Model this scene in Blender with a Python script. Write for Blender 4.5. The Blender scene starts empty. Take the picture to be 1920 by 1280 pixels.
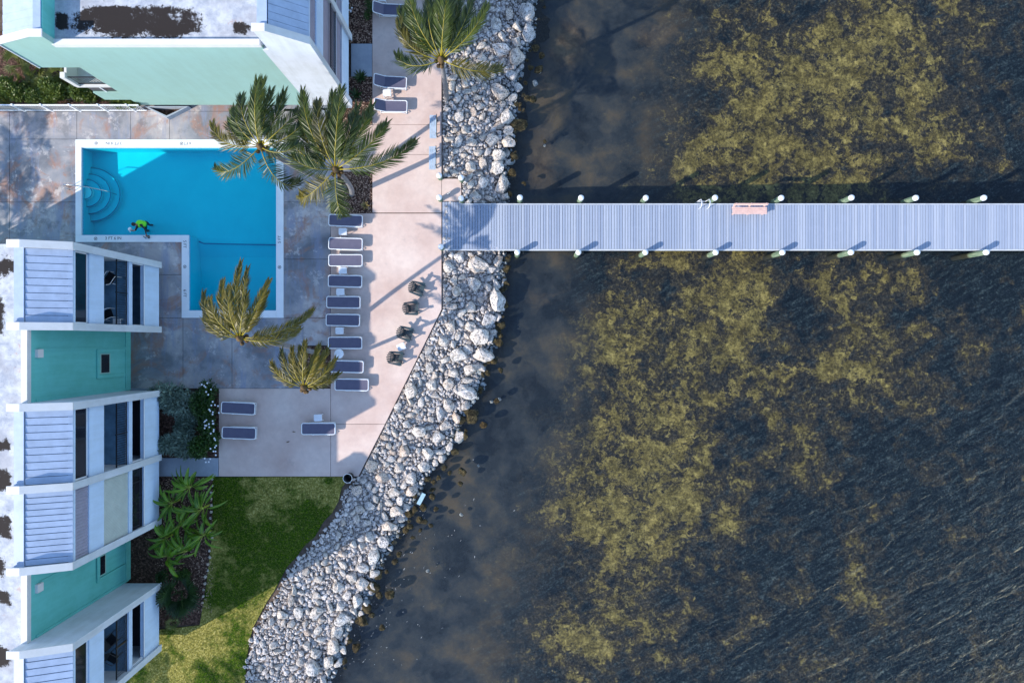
import bpy, bmesh, math, random
from math import sin, cos, pi, radians, sqrt, atan2, tan, exp
from mathutils import Vector, Matrix, noise

R = random.Random(7)
S = 31.5            # photograph pixels per metre at patio level
H = 40.6            # flying height of the camera above the patio
def X(px): return (px - 960.0) / S
def Y(py): return (640.0 - py) / S
def G(px, py, z=0.0): return Vector((X(px), Y(py), z))
def U(px, py, z):
    """point seen at photo pixel px,py when it lies z metres above the patio"""
    f = 1 - z / H
    return Vector((X(px) * f, Y(py) * f, z))

scene = bpy.context.scene
COL = scene.collection
# ------------------------------------------------------------------ camera, sky, sun, exposure
cam_d = bpy.data.cameras.new('camera')
cam = bpy.data.objects.new('camera', cam_d); COL.objects.link(cam)
cam.location = (0, 0, H)
cam.rotation_euler = (0, 0, 0)
cam_d.sensor_fit = 'HORIZONTAL'
cam_d.angle = 2 * math.atan((960 / S) / H)
cam_d.clip_end = 3000; cam_d.clip_start = 0.5
scene.camera = cam

SUN_AZ = radians(29.0)     # shadows fall toward this angle, from +X to +Y
SUN_EL = radians(31.8)
world = bpy.data.worlds.new('World'); scene.world = world
world.use_nodes = True
wn = world.node_tree
for n in list(wn.nodes): wn.nodes.remove(n)
sky = wn.nodes.new('ShaderNodeTexSky'); sky.sky_type = 'NISHITA'; sky.sun_disc = False
sky.sun_elevation = SUN_EL
sky.sun_rotation = atan2(-cos(SUN_AZ), -sin(SUN_AZ))
sky.air_density = 1.0; sky.dust_density = 0.3; sky.ozone_density = 2.2
bg = wn.nodes.new('ShaderNodeBackground'); bg.inputs['Strength'].default_value = 0.15
wo = wn.nodes.new('ShaderNodeOutputWorld')
wn.links.new(sky.outputs[0], bg.inputs[0]); wn.links.new(bg.outputs[0], wo.inputs[0])

sun_d = bpy.data.lights.new('sun', 'SUN'); sun_d.energy = 2.8; sun_d.angle = radians(0.5)
sun_d.color = (1.0, 0.91, 0.79)
sun = bpy.data.objects.new('sun', sun_d); COL.objects.link(sun)
ld = Vector((cos(SUN_AZ) * cos(SUN_EL), sin(SUN_AZ) * cos(SUN_EL), -sin(SUN_EL)))
sun.rotation_euler = ld.to_track_quat('-Z', 'Y').to_euler()
sun.location = (-40, -25, 40)

vs = scene.view_settings
vs.view_transform = 'Standard'; vs.look = 'None'; vs.exposure = 1.27; vs.gamma = 1.0
vs.use_curve_mapping = False
scene.cycles.use_denoising = True
scene.cycles.max_bounces = 5; scene.cycles.diffuse_bounces = 2; scene.cycles.glossy_bounces = 2
scene.cycles.transparent_max_bounces = 12
scene.cycles.caustics_reflective = False; scene.cycles.caustics_refractive = False

# ------------------------------------------------------------------ material helper
class NT:
    def __init__(s, name):
        s.m = bpy.data.materials.new(name); s.m.use_nodes = True
        s.t = s.m.node_tree; s.n = s.t.nodes; s.l = s.t.links
        for x in list(s.n): s.n.remove(x)
        s.out = s.n.new('ShaderNodeOutputMaterial')
        s._tc = None; s._gp = None
    def set(s, sock, v):
        if isinstance(v, bpy.types.NodeSocket): s.l.new(v, sock)
        elif v is not None:
            if isinstance(v, tuple) and len(v) == 3 and sock.type == 'RGBA': v = v + (1,)
            sock.default_value = v
    def gen(s, what='Object'):
        if s._tc is None: s._tc = s.n.new('ShaderNodeTexCoord')
        return s._tc.outputs[what]
    def pos(s):
        if s._gp is None: s._gp = s.n.new('ShaderNodeNewGeometry')
        return s._gp.outputs['Position']
    def noise(s, scale, detail=4, rough=.55, vec=None, dist=0.0, col=False):
        n = s.n.new('ShaderNodeTexNoise'); n.inputs['Scale'].default_value = scale
        n.inputs['Detail'].default_value = detail; n.inputs['Roughness'].default_value = rough
        n.inputs['Distortion'].default_value = dist
        s.l.new(vec if vec is not None else s.pos(), n.inputs['Vector'])
        return n.outputs['Color' if col else 'Fac']
    def vor(s, scale, vec=None, feat='F1', out='Distance', rnd=1.0):
        n = s.n.new('ShaderNodeTexVoronoi'); n.feature = feat; n.inputs['Scale'].default_value = scale
        n.inputs['Randomness'].default_value = rnd
        s.l.new(vec if vec is not None else s.pos(), n.inputs['Vector'])
        return n.outputs[out]
    def mapv(s, vec, scale=(1, 1, 1), rot=(0, 0, 0), loc=(0, 0, 0)):
        if rot != (0, 0, 0): vec = s._rot(vec, rot[2])      # turn first, then stretch
        n = s.n.new('ShaderNodeMapping'); n.inputs['Scale'].default_value = scale
        n.inputs['Location'].default_value = loc
        s.l.new(vec, n.inputs['Vector']); return n.outputs[0]
    def _rot(s, vec, a):
        n = s.n.new('ShaderNodeVectorRotate'); n.rotation_type = 'Z_AXIS'; n.inputs['Angle'].default_value = a
        s.l.new(vec, n.inputs['Vector']); return n.outputs[0]
    def ramp(s, fac, stops, interp='LINEAR'):
        n = s.n.new('ShaderNodeValToRGB'); e = n.color_ramp.elements; n.color_ramp.interpolation = interp
        while len(e) < len(stops): e.new(.5)
        for k, (p, c) in enumerate(stops):
            e[k].position = p
            if not isinstance(c, tuple): c = (c, c, c)
            e[k].color = c + (1,)
        s.l.new(fac, n.inputs[0]); return n.outputs[0]
    def mix(s, fac, a, b, mode='MIX'):
        n = s.n.new('ShaderNodeMix'); n.data_type = 'RGBA'; n.blend_type = mode
        s.set(n.inputs[0], fac); s.set(n.inputs[6], a); s.set(n.inputs[7], b); return n.outputs[2]
    def math(s, op, a, b=None, clamp=False):
        n = s.n.new('ShaderNodeMath'); n.operation = op; n.use_clamp = clamp
        s.set(n.inputs[0], a)
        if b is not None: s.set(n.inputs[1], b)
        return n.outputs[0]
    def attr(s, name):
        n = s.n.new('ShaderNodeAttribute'); n.attribute_name = name; return n.outputs['Fac']
    def rand(s):
        n = s.n.new('ShaderNodeObjectInfo'); return n.outputs['Random']
    def bump(s, h, strength=.4, dist=.02, normal=None):
        n = s.n.new('ShaderNodeBump'); n.inputs['Strength'].default_value = strength
        n.inputs['Distance'].default_value = dist
        s.l.new(h, n.inputs['Height'])
        if normal is not None: s.l.new(normal, n.inputs['Normal'])
        return n.outputs[0]
    def bsdf(s, color, rough=.6, normal=None, metal=0.0, spec=.5, trans_leaf=None):
        n = s.n.new('ShaderNodeBsdfPrincipled')
        s.set(n.inputs['Base Color'], color); s.set(n.inputs['Roughness'], rough)
        n.inputs['Metallic'].default_value = metal
        n.inputs['Specular IOR Level'].default_value = spec
        if normal is not None: s.l.new(normal, n.inputs['Normal'])
        o = n.outputs[0]
        if trans_leaf:
            t = s.n.new('ShaderNodeBsdfTranslucent'); s.set(t.inputs[0], color)
            mx = s.n.new('ShaderNodeMixShader'); mx.inputs[0].default_value = trans_leaf
            s.l.new(o, mx.inputs[1]); s.l.new(t.outputs[0], mx.inputs[2]); o = mx.outputs[0]
        s.l.new(o, s.out.inputs[0]); return s.m

M = {}
def plain(name, c, rough=.5, var=.12, scale=6, metal=0.0, spec=.5, bump=0.0):
    t = NT(name)
    n = t.noise(scale, 5, .6)
    k = tuple(max(0, x * (1 - var)) for x in c); b = tuple(min(1, x * (1 + var)) for x in c)
    col = t.ramp(n, [(.3, k), (.7, b)])
    nm = t.bump(t.noise(scale * 5, 3), bump, .01) if bump else None
    M[name] = t.bsdf(col, rough, nm, metal, spec); return M[name]

# painted stucco, white and green, with faint streaks and grime
def stucco(name, c, dirt=(.45, .45, .42), amt=.35):
    t = NT(name)
    big = t.noise(.9, 6, .65)
    streak = t.noise(1.0, 5, .7, t.mapv(t.pos(), (2.2, 2.2, .22)))
    d = t.ramp(t.math('MULTIPLY', big, streak), [(.17, 0.0), (.33, 1.0)])
    col = t.mix(t.math('MULTIPLY', d, amt), c, tuple(x * y * 1.5 for x, y in zip(c, dirt)))
    fine = t.noise(14, 4, .7)
    col = t.mix(t.math('MULTIPLY', fine, .22), col, tuple(x * .8 for x in c))
    nm = t.bump(t.noise(30, 4, .7), .25, .02)
    M[name] = t.bsdf(col, .75, nm, 0, .3)
stucco('white_stucco_shaded', (.58, .72, .92))  # blue of the facade's shade put into the white base colour
stucco('fin_white', (.62, .66, .72), (.45, .45, .42), .5)
stucco('green_stucco', (.14, .52, .49), (.5, .55, .5), .7)
stucco('green_stucco_pale', (.29, .47, .43), (.62, .6, .58), .8)
stucco('cap_white', (.66, .66, .66), (.5, .5, .48), .4)
plain('siding', (.34, .42, .56), .45, .12, 2.0)
plain('shutter_grey', (.30, .29, .37), .5, .1, 3)
plain('shutter_beige', (.50, .55, .52), .5, .08, 2)
plain('dark_glass', (.012, .014, .02), .08, .3, 1.0)
plain('dark_metal', (.014, .015, .02), .4, .3, 8)
plain('balcony_tile', (.16, .30, .44), .45, .25, 2.2)
plain('balcony_wall', (.20, .24, .30), .8, .2, 1.0)
plain('dark_wall', (.05, .055, .07), .8, .2, 1.0)
plain('frame_white', (.78, .80, .84), .35, .05, 4)
plain('resin_white', (.74, .76, .80), .35, .04, 6)
plain('chair_dark', (.030, .052, .060), .3, .25, 9, 0, .6)
plain('bench_grey', (.36, .46, .58), .55, .15, 5)
plain('bench_pink', (.62, .42, .37), .6, .12, 6)
plain('steel', (.55, .58, .6), .25, .1, 5, .9)
plain('rim_grey', (.46, .49, .54), .5, .15, 4)
plain('bin_black', (.012, .012, .014), .4, .2, 6)
plain('text_black', (.02, .022, .03), .6, .1, 6)
plain('hair', (.015, .010, .008), .6, .3, 30)
plain('skin', (.30, .14, .085), .5, .1, 20)
plain('wetsuit', (.010, .014, .020), .5, .3, 20)
plain('neon', (.22, .85, .03), .6, .15, 12)
plain('clay', (.45, .30, .22), .8, .2, 6)
plain('glint_pad_white', (.8, .83, .86), .6, .1, 6)
plain('board_blue', (.22, .36, .44), .6, .15, 6)

# sling mesh of the loungers
t = NT('sling')
w = t.n.new('ShaderNodeTexWave'); w.inputs['Scale'].default_value = 28; w.bands_direction = 'Y'
t.l.new(t.gen('Object'), w.inputs['Vector'])
col = t.mix(t.noise(3, 4, .6), (.085, .085, .135), (.135, .128, .185))
M['sling'] = t.bsdf(t.mix(t.math('MULTIPLY', w.outputs['Fac'], .2), col, (.06, .06, .12)), .7, None, 0, .3)

# cream-pink patio concrete
t = NT('patio_concrete')
a = t.noise(.35, 6, .62); b = t.noise(2.3, 6, .7); c = t.noise(.8, 8, .7, t.mapv(t.pos(), (1, 1, 1), loc=(31, 7, 3)))
col = t.ramp(a, [(.32, (.50, .36, .31)), (.5, (.60, .465, .41)), (.66, (.67, .55, .49))])
col = t.mix(t.ramp(b, [(.35, .28), (.62, 0.0)]), col, (.42, .33, .31))
col = t.mix(t.ramp(c, [(.60, 0.0), (.78, .45)]), col, (.22, .20, .20))
spk = t.ramp(t.noise(16, 2, .5), [(.69, 0.0), (.76, .55)])
spk = t.math('MULTIPLY', spk, t.ramp(t.noise(.6, 3), [(.5, 0.0), (.62, 1.0)]))
col = t.mix(spk, col, (.16, .14, .13))
M['patio_concrete'] = t.bsdf(col, .85, t.bump(t.noise(22, 4, .7), .2, .01), 0, .25)

# old stained pool deck
t = NT('stained_concrete')
p = t.pos()
a = t.noise(.22, 7, .62, None, .6); b = t.noise(.55, 8, .68, t.mapv(p, (1, 1, 1), loc=(11, 5, 2)), .8)
st = t.noise(.9, 6, .7, t.mapv(p, (1.8, .25, 1)))
col = t.ramp(a, [(.36, (.14, .15, .175)), (.46, (.245, .25, .275)), (.55, (.36, .335, .34)), (.66, (.53, .48, .46))])
col = t.mix(t.ramp(b, [(.51, 0.0), (.61, .72)]), col, (.33, .17, .115))
col = t.mix(t.ramp(st, [(.50, 0.0), (.62, .6)]), col, (.22, .26, .37))
col = t.mix(t.ramp(t.noise(.7, 6, .7, t.mapv(p, loc=(4, 40, 1))), [(.53, 0.0), (.62, .6)]), col, (.14, .145, .16))
col = t.mix(t.ramp(t.noise(1.3, 7, .75, t.mapv(p, loc=(9, 9, 9))), [(.57, 0.0), (.63, .5)]), col, (.62, .58, .56))
M['stained_concrete'] = t.bsdf(col, t.ramp(b, [(.3, .45), (.7, .85)]), t.bump(t.noise(18, 5, .7), .2, .01), 0, .35)
t = NT('path_concrete')
col = t.ramp(t.noise(.8, 7, .65), [(.3, (.24, .28, .34)), (.7, (.36, .40, .46))])
M['path_concrete'] = t.bsdf(col, .8, t.bump(t.noise(20, 4), .2, .01))
t = NT('coping')
col = t.ramp(t.noise(1.2, 7, .65), [(.3, (.72, .75, .80)), (.7, (.82, .84, .86))])
M['coping'] = t.bsdf(col, .55, t.bump(t.noise(24, 3), .12, .01))

# soil, mulch, lawn
t = NT('soil')
col = t.ramp(t.noise(3, 8, .7), [(.3, (.06, .045, .035)), (.7, (.17, .125, .10))])
M['soil'] = t.bsdf(col, .95, t.bump(t.noise(12, 6, .7), .6, .05), 0, .1)
t = NT('mulch')
col = t.ramp(t.noise(7, 8, .75), [(.3, (.018, .010, .008)), (.47, (.055, .032, .024)), (.56, (.13, .072, .055)), (.68, (.26, .18, .15))])
M['mulch'] = t.bsdf(col, .95, t.bump(t.vor(14), .8, .05), 0, .1)
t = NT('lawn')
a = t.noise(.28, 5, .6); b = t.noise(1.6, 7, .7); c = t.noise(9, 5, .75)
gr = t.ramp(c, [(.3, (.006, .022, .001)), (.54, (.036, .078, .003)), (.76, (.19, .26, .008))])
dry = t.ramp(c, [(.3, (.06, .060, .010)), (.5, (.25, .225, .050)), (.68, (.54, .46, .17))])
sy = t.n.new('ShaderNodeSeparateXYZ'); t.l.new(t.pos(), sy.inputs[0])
low = t.ramp(t.math('DIVIDE', t.math('ADD', sy.outputs[1], 20.0), 10.0), [(.35, .055), (.62, -.0), (.9, 0.0)])   # far end drier; the sunlit lawn's brightness is also put into this tone
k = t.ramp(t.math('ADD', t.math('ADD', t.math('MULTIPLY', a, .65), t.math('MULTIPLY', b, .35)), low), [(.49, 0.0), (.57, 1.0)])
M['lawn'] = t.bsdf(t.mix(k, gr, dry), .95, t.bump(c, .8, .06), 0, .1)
def leaf(name, c1, c2, tr=.3, rough=.45):
    t = NT(name)
    f = t.noise(2.3, 4, .7)
    f = t.math('ADD', t.math('MULTIPLY', f, .8), t.math('MULTIPLY', t.rand(), .25))
    col = t.ramp(f, [(.28, c1), (.75, c2)])
    M[name] = t.bsdf(col, rough, None, 0, .5, tr)
leaf('palm_leaf', (.007, .024, .004), (.085, .112, .010), .25)
leaf('palm_leaf_gold', (.018, .032, .004), (.20, .155, .014), .28)
plain('rachis', (.25, .20, .012), .45, .35, 3)
plain('boot_fibre', (.10, .06, .022), .9, .4, 8)
leaf('banana_leaf', (.02, .09, .006), (.17, .36, .016), .35, .3)
plain('banana_rib', (.30, .36, .05), .4, .15, 5)
leaf('hedge_leaf', (.022, .05, .010), (.14, .19, .03), .3)
leaf('palmetto_leaf', (.04, .07, .015), (.22, .24, .06), .3)
leaf('fan_leaf', (.012, .035, .010), (.04, .085, .02), .25)
leaf('silver_leaf', (.035, .07, .05), (.36, .47, .37), .15)
leaf('dark_leaf', (.012, .04, .006), (.05, .12, .015), .2)
leaf('grass_blade', (.008, .026, .001), (.20, .20, .02), .2)
plain('petal', (.85, .85, .88), .5, .04, 6)
plain('agave', (.20, .15, .05), .5, .35, 5)
t = NT('trunk_bark')
rg = t.n.new('ShaderNodeTexWave'); rg.bands_direction = 'Z'; rg.inputs['Scale'].default_value = 3.2; rg.inputs['Distortion'].default_value = 1.2
t.l.new(t.pos(), rg.inputs['Vector'])
col = t.mix(t.noise(4, 6, .7), (.13, .125, .135), (.30, .29, .30))
col = t.mix(t.math('MULTIPLY', rg.outputs['Fac'], .4), col, (.09, .085, .09))
M['trunk_bark'] = t.bsdf(col, .9, t.bump(rg.outputs['Fac'], .4, .03))

# limestone
def rockmat(name, lo, mid, hi, pit=.8, objspace=True):
    t = NT(name)
    v = t.gen('Object') if objspace else t.pos()
    # offset the pattern for every stone
    ad = t.n.new('ShaderNodeVectorMath'); ad.operation = 'ADD'
    cmb = t.n.new('ShaderNodeCombineXYZ'); r = t.rand()
    for i in range(3): t.l.new(t.math('MULTIPLY', r, 37.0 + 11 * i), cmb.inputs[i])
    t.l.new(v, ad.inputs[0]); t.l.new(cmb.outputs[0], ad.inputs[1]); v = ad.outputs[0]
    sc = 1.0 if objspace else 1.6
    a = t.noise(1.6 * sc, 7, .68, v); b = t.noise(6.5 * sc, 6, .72, v)
    col = t.ramp(a, [(.28, lo), (.47, mid), (.68, hi)])
    pm = t.ramp(b, [(.40, pit), (.49, 0.0)])
    pm2 = t.ramp(t.vor(5.5 * sc, v), [(.08, pit * .8), (.2, 0.0)])
    col = t.mix(pm, col, tuple(x * .16 for x in mid))
    col = t.mix(t.math('MULTIPLY', pm2, t.ramp(a, [(.42, 1.0), (.56, 0.0)])), col, tuple(x * .2 for x in mid))
    tint = t.ramp(r, [(.0, (.93, .95, 1.0)), (.45, (1, 1, 1)), (.85, (1.0, .96, .93)), (1.0, (.92, .80, .72))])
    col = t.mix(1.0, col, tint, 'MULTIPLY')
    h = t.math('ADD', t.math('MULTIPLY', a, .6), t.math('MULTIPLY', b, .6))
    M[name] = t.bsdf(col, .9, t.bump(h, 1.0, .16), 0, .2)
rockmat('limestone', (.24, .215, .195), (.70, .64, .585), (.92, .86, .80), .96)
rockmat('rubble', (.16, .14, .125), (.62, .56, .51), (.92, .85, .79), .85, False)
rockmat('weed_rock', (.014, .011, .007), (.050, .040, .020), (.17, .13, .06), .95)
t = NT('shore_sand')
a = t.noise(2.2, 8, .7); b = t.noise(11, 6, .75)
col = t.ramp(a, [(.36, (.13, .105, .085)), (.50, (.36, .30, .26)), (.62, (.62, .55, .50))])
col = t.mix(t.ramp(b, [(.38, .75), (.52, 0.0)]), col, (.12, .10, .09))
wet = t.n.new('ShaderNodeSeparateXYZ'); t.l.new(t.pos(), wet.inputs[0])
wz = t.math('ADD', wet.outputs[2], t.math('MULTIPLY', a, .5))
wf = t.ramp(t.math('ADD', wz, 1.0), [(.38, 1.0), (.62, 0.0)])
col = t.mix(wf, col, t.ramp(b, [(.4, (.012, .010, .008)), (.6, (.045, .035, .024))]))

M['shore_sand'] = t.bsdf(col, .95, t.bump(b, .9, .08), 0, .15)

# dock boards: grey-lavender composite, each board its own tone
t = NT('dock_board')
r = t.rand()
base = t.ramp(r, [(0.0, (.25, .295, .39)), (.5, (.305, .35, .44)), (1.0, (.37, .41, .49))])
g = t.noise(1.0, 6, .7, t.mapv(t.pos(), (14, .9, 1)))
col = t.mix(t.math('MULTIPLY', t.ramp(g, [(.4, 0.0), (.7, 1.0)]), .35), base, (.21, .25, .34))
col = t.mix(t.ramp(t.noise(1.3, 6, .7), [(.5, 0.0), (.75, .3)]), col, (.36, .40, .52))
M['dock_board'] = t.bsdf(col, .55, t.bump(g, .15, .01), 0, .35)
t = NT('pile_timber')
col = t.ramp(t.noise(3, 6, .7, t.mapv(t.pos(), (4, 4, .5))), [(.36, (.05, .085, .055)), (.5, (.10, .15, .095)), (.66, (.20, .23, .15))])
sp = t.n.new('ShaderNodeSeparateXYZ'); t.l.new(t.pos(), sp.inputs[0])
col = t.mix(t.ramp(t.math('ADD', sp.outputs[2], 1.0), [(.22, 1.0), (.45, 0.0)]), col, (.035, .030, .016))
M['pile_timber'] = t.bsdf(col, .8, t.bump(t.noise(16, 4), .3, .01))
plain('beam_timber', (.10, .09, .075), .9, .3, 3)

# flat roofs: white membrane with mildew and rust runs
t = NT('roof_membrane')
a = t.noise(.45, 7, .65); b = t.noise(1.7, 8, .72); at = t.attr('stain')
col = t.ramp(b, [(.38, (.30, .33, .39)), (.58, (.50, .52, .55))])
col = t.mix(t.ramp(a, [(.50, 0.0), (.60, .6)]), col, (.30, .30, .33))
col = t.mix(t.ramp(t.noise(.9, 8, .7, t.mapv(t.pos(), loc=(8, 2, 0))), [(.61, 0.0), (.67, .5)]), col, (.40, .22, .15))
e = t.math('ADD', t.math('ADD', at, t.math('MULTIPLY', t.math('SUBTRACT', t.noise(.9, 3, .5), .5), t.math('MULTIPLY', t.math('ABSOLUTE', at), 2.4))), t.math('MULTIPLY', t.math('SUBTRACT', t.noise(4.5, 9, .85), .5), 3.4))
col = t.mix(t.ramp(e, [(.34, 0.0), (.44, .45), (.54, 1.0)]), col, (.012, .007, .006))
M['roof_membrane'] = t.bsdf(col, .9, t.bump(t.noise(9, 5, .7), .25, .02))

# pool plaster and water
t = NT('pool_plaster')
col = t.ramp(t.noise(.8, 5, .6), [(.3, (.025, .56, .68)), (.7, (.035, .61, .72))])
M['pool_plaster'] = t.bsdf(col, .7, None, 0, .2)
plain('pool_line', (.015, .16, .32), .5, .1, 4)
plain('pool_tile', (.20, .50, .72), .3, .2, 9)
def water(name, tint, bumpnode, rough=.02, refl=1.0):
    t = NT(name)
    tr = t.n.new('ShaderNodeBsdfTransparent'); tr.inputs[0].default_value = tint + (1,)
    gl = t.n.new('ShaderNodeBsdfGlossy'); gl.inputs['Roughness'].default_value = rough
    nm = bumpnode(t); t.l.new(nm, gl.inputs['Normal'])
    lw = t.n.new('ShaderNodeLayerWeight'); lw.inputs['Blend'].default_value = .5; t.l.new(nm, lw.inputs['Normal'])
    fr = t.math('ADD', t.math('MULTIPLY', t.math('POWER', lw.outputs['Facing'], 5.0), .98), .02)   # Schlick, the same from both sides
    mx = t.n.new('ShaderNodeMixShader')
    t.l.new(t.math('MULTIPLY', fr, refl, True), mx.inputs[0])
    t.l.new(tr.outputs[0], mx.inputs[1]); t.l.new(gl.outputs[0], mx.inputs[2]); t.l.new(mx.outputs[0], t.out.inputs[0])
    M[name] = t.m
water('pool_water', (.28, .95, .99), lambda t: t.bump(t.noise(2.6, 4, .55), .6, .05), .02)
def seabump(t):
    c = t.attr('chop')
    v1 = t.mapv(t.pos(), (.55, 1.9, 1), (0, 0, radians(-28)))
    n1 = t.noise(.75, 3, .5, v1, .6)
    n2 = t.noise(3.2, 5, .62, t.mapv(t.pos(), (.8, 1.4, 1), (0, 0, radians(-20))))
    n3 = t.noise(9, 4, .6)
    h = t.math('ADD', t.math('ADD', t.math('MULTIPLY', n1, 1.0), t.math('MULTIPLY', n2, .42)), t.math('MULTIPLY', n3, .12))
    h = t.math('MULTIPLY', h, c)
    return t.bump(h, 1.0, .19)
water('sea_water', (.77, .84, .86), seabump, .05, 1.9)

t = NT('seabed')
p = t.pos()
cov = t.attr('cover'); mud = t.attr('mud')
warp = t.noise(.9, 4, .6, p, 0, True)
va = t.n.new('ShaderNodeVectorMath'); va.operation = 'MULTIPLY_ADD'; t.l.new(warp, va.inputs[0]); va.inputs[1].default_value = (.9, .9, .9); t.l.new(p, va.inputs[2])
pw = va.outputs[0]
n1 = t.noise(.24, 12, .66, pw, .8); n2 = t.noise(.85, 12, .70, pw, .4); n3 = t.noise(7, 6, .78); n4 = t.noise(3.1, 9, .8, pw)
nn = t.math('ADD', t.math('MULTIPLY', n1, .52), t.math('MULTIPLY', n2, .48))
e = t.math('ADD', nn, t.math('MULTIPLY', t.math('SUBTRACT', cov, .5), .155))
stk = t.noise(2.2, 7, .75, t.mapv(p, (.40, 1.7, 1), (0, 0, radians(-28))))
veg = t.ramp(t.math('ADD', t.math('MULTIPLY', n3, .5), t.math('MULTIPLY', stk, .5)), [(.40, (.002, .004, .006)), (.5, (.009, .014, .018)), (.56, (.030, .040, .042)), (.64, (.13, .145, .135))])
brn = t.ramp(t.math('ADD', t.math('MULTIPLY', n3, .5), t.math('MULTIPLY', n4, .5)), [(.40, (.008, .008, .008)), (.5, (.048, .036, .024)), (.60, (.15, .105, .060))])
hi = t.ramp(t.math('ADD', t.math('MULTIPLY', n3, .45), t.math('MULTIPLY', t.noise(1.6, 9, .72, t.mapv(pw, loc=(5, 9, 2))), .55)), [(.40, (.050, .035, .012)), (.48, (.155, .107, .032)), (.54, (.30, .21, .062)), (.61, (.56, .39, .12))])
col = t.mix(t.ramp(e, [(.46, 0.0), (.505, .6), (.56, 1.0)]), veg, brn)
e2 = t.math('ADD', e, t.math('MULTIPLY', t.math('SUBTRACT', n4, .5), .55))
col = t.mix(t.ramp(e2, [(.55, 0.0), (.585, .75), (.64, 1.0)]), col, hi)
mn = t.noise(.36, 6, .6, pw); mcol = t.ramp(mn, [(.36, (.020, .024, .030)), (.46, (.050, .052, .056)), (.54, (.088, .076, .066)), (.66, (.17, .115, .070))])
mcol = t.mix(t.math('MULTIPLY', n3, .3), mcol, (.02, .023, .028))
col = t.mix(t.math('MULTIPLY', mud, .92), col, mcol)
col = t.mix(t.ramp(t.math('ADD', t.attr('silt'), t.math('MULTIPLY', t.math('SUBTRACT', n2, .5), .9)), [(.15, 0.0), (.8, .85)]), col, t.ramp(n2, [(.4, (.12, .070, .038)), (.6, (.24, .15, .085))]))
near = t.math('ADD', t.attr('near'), t.math('MULTIPLY', t.math('SUBTRACT', n2, .5), 1.6))
col = t.mix(t.ramp(near, [(.25, 0.0), (.75, .9)]), col, t.ramp(n3, [(.35, (.006, .005, .004)), (.6, (.030, .022, .014)), (.75, (.09, .06, .035))]))
M['seabed'] = t.bsdf(col, .95, t.bump(n2, .35, .05), 0, .05)
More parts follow.
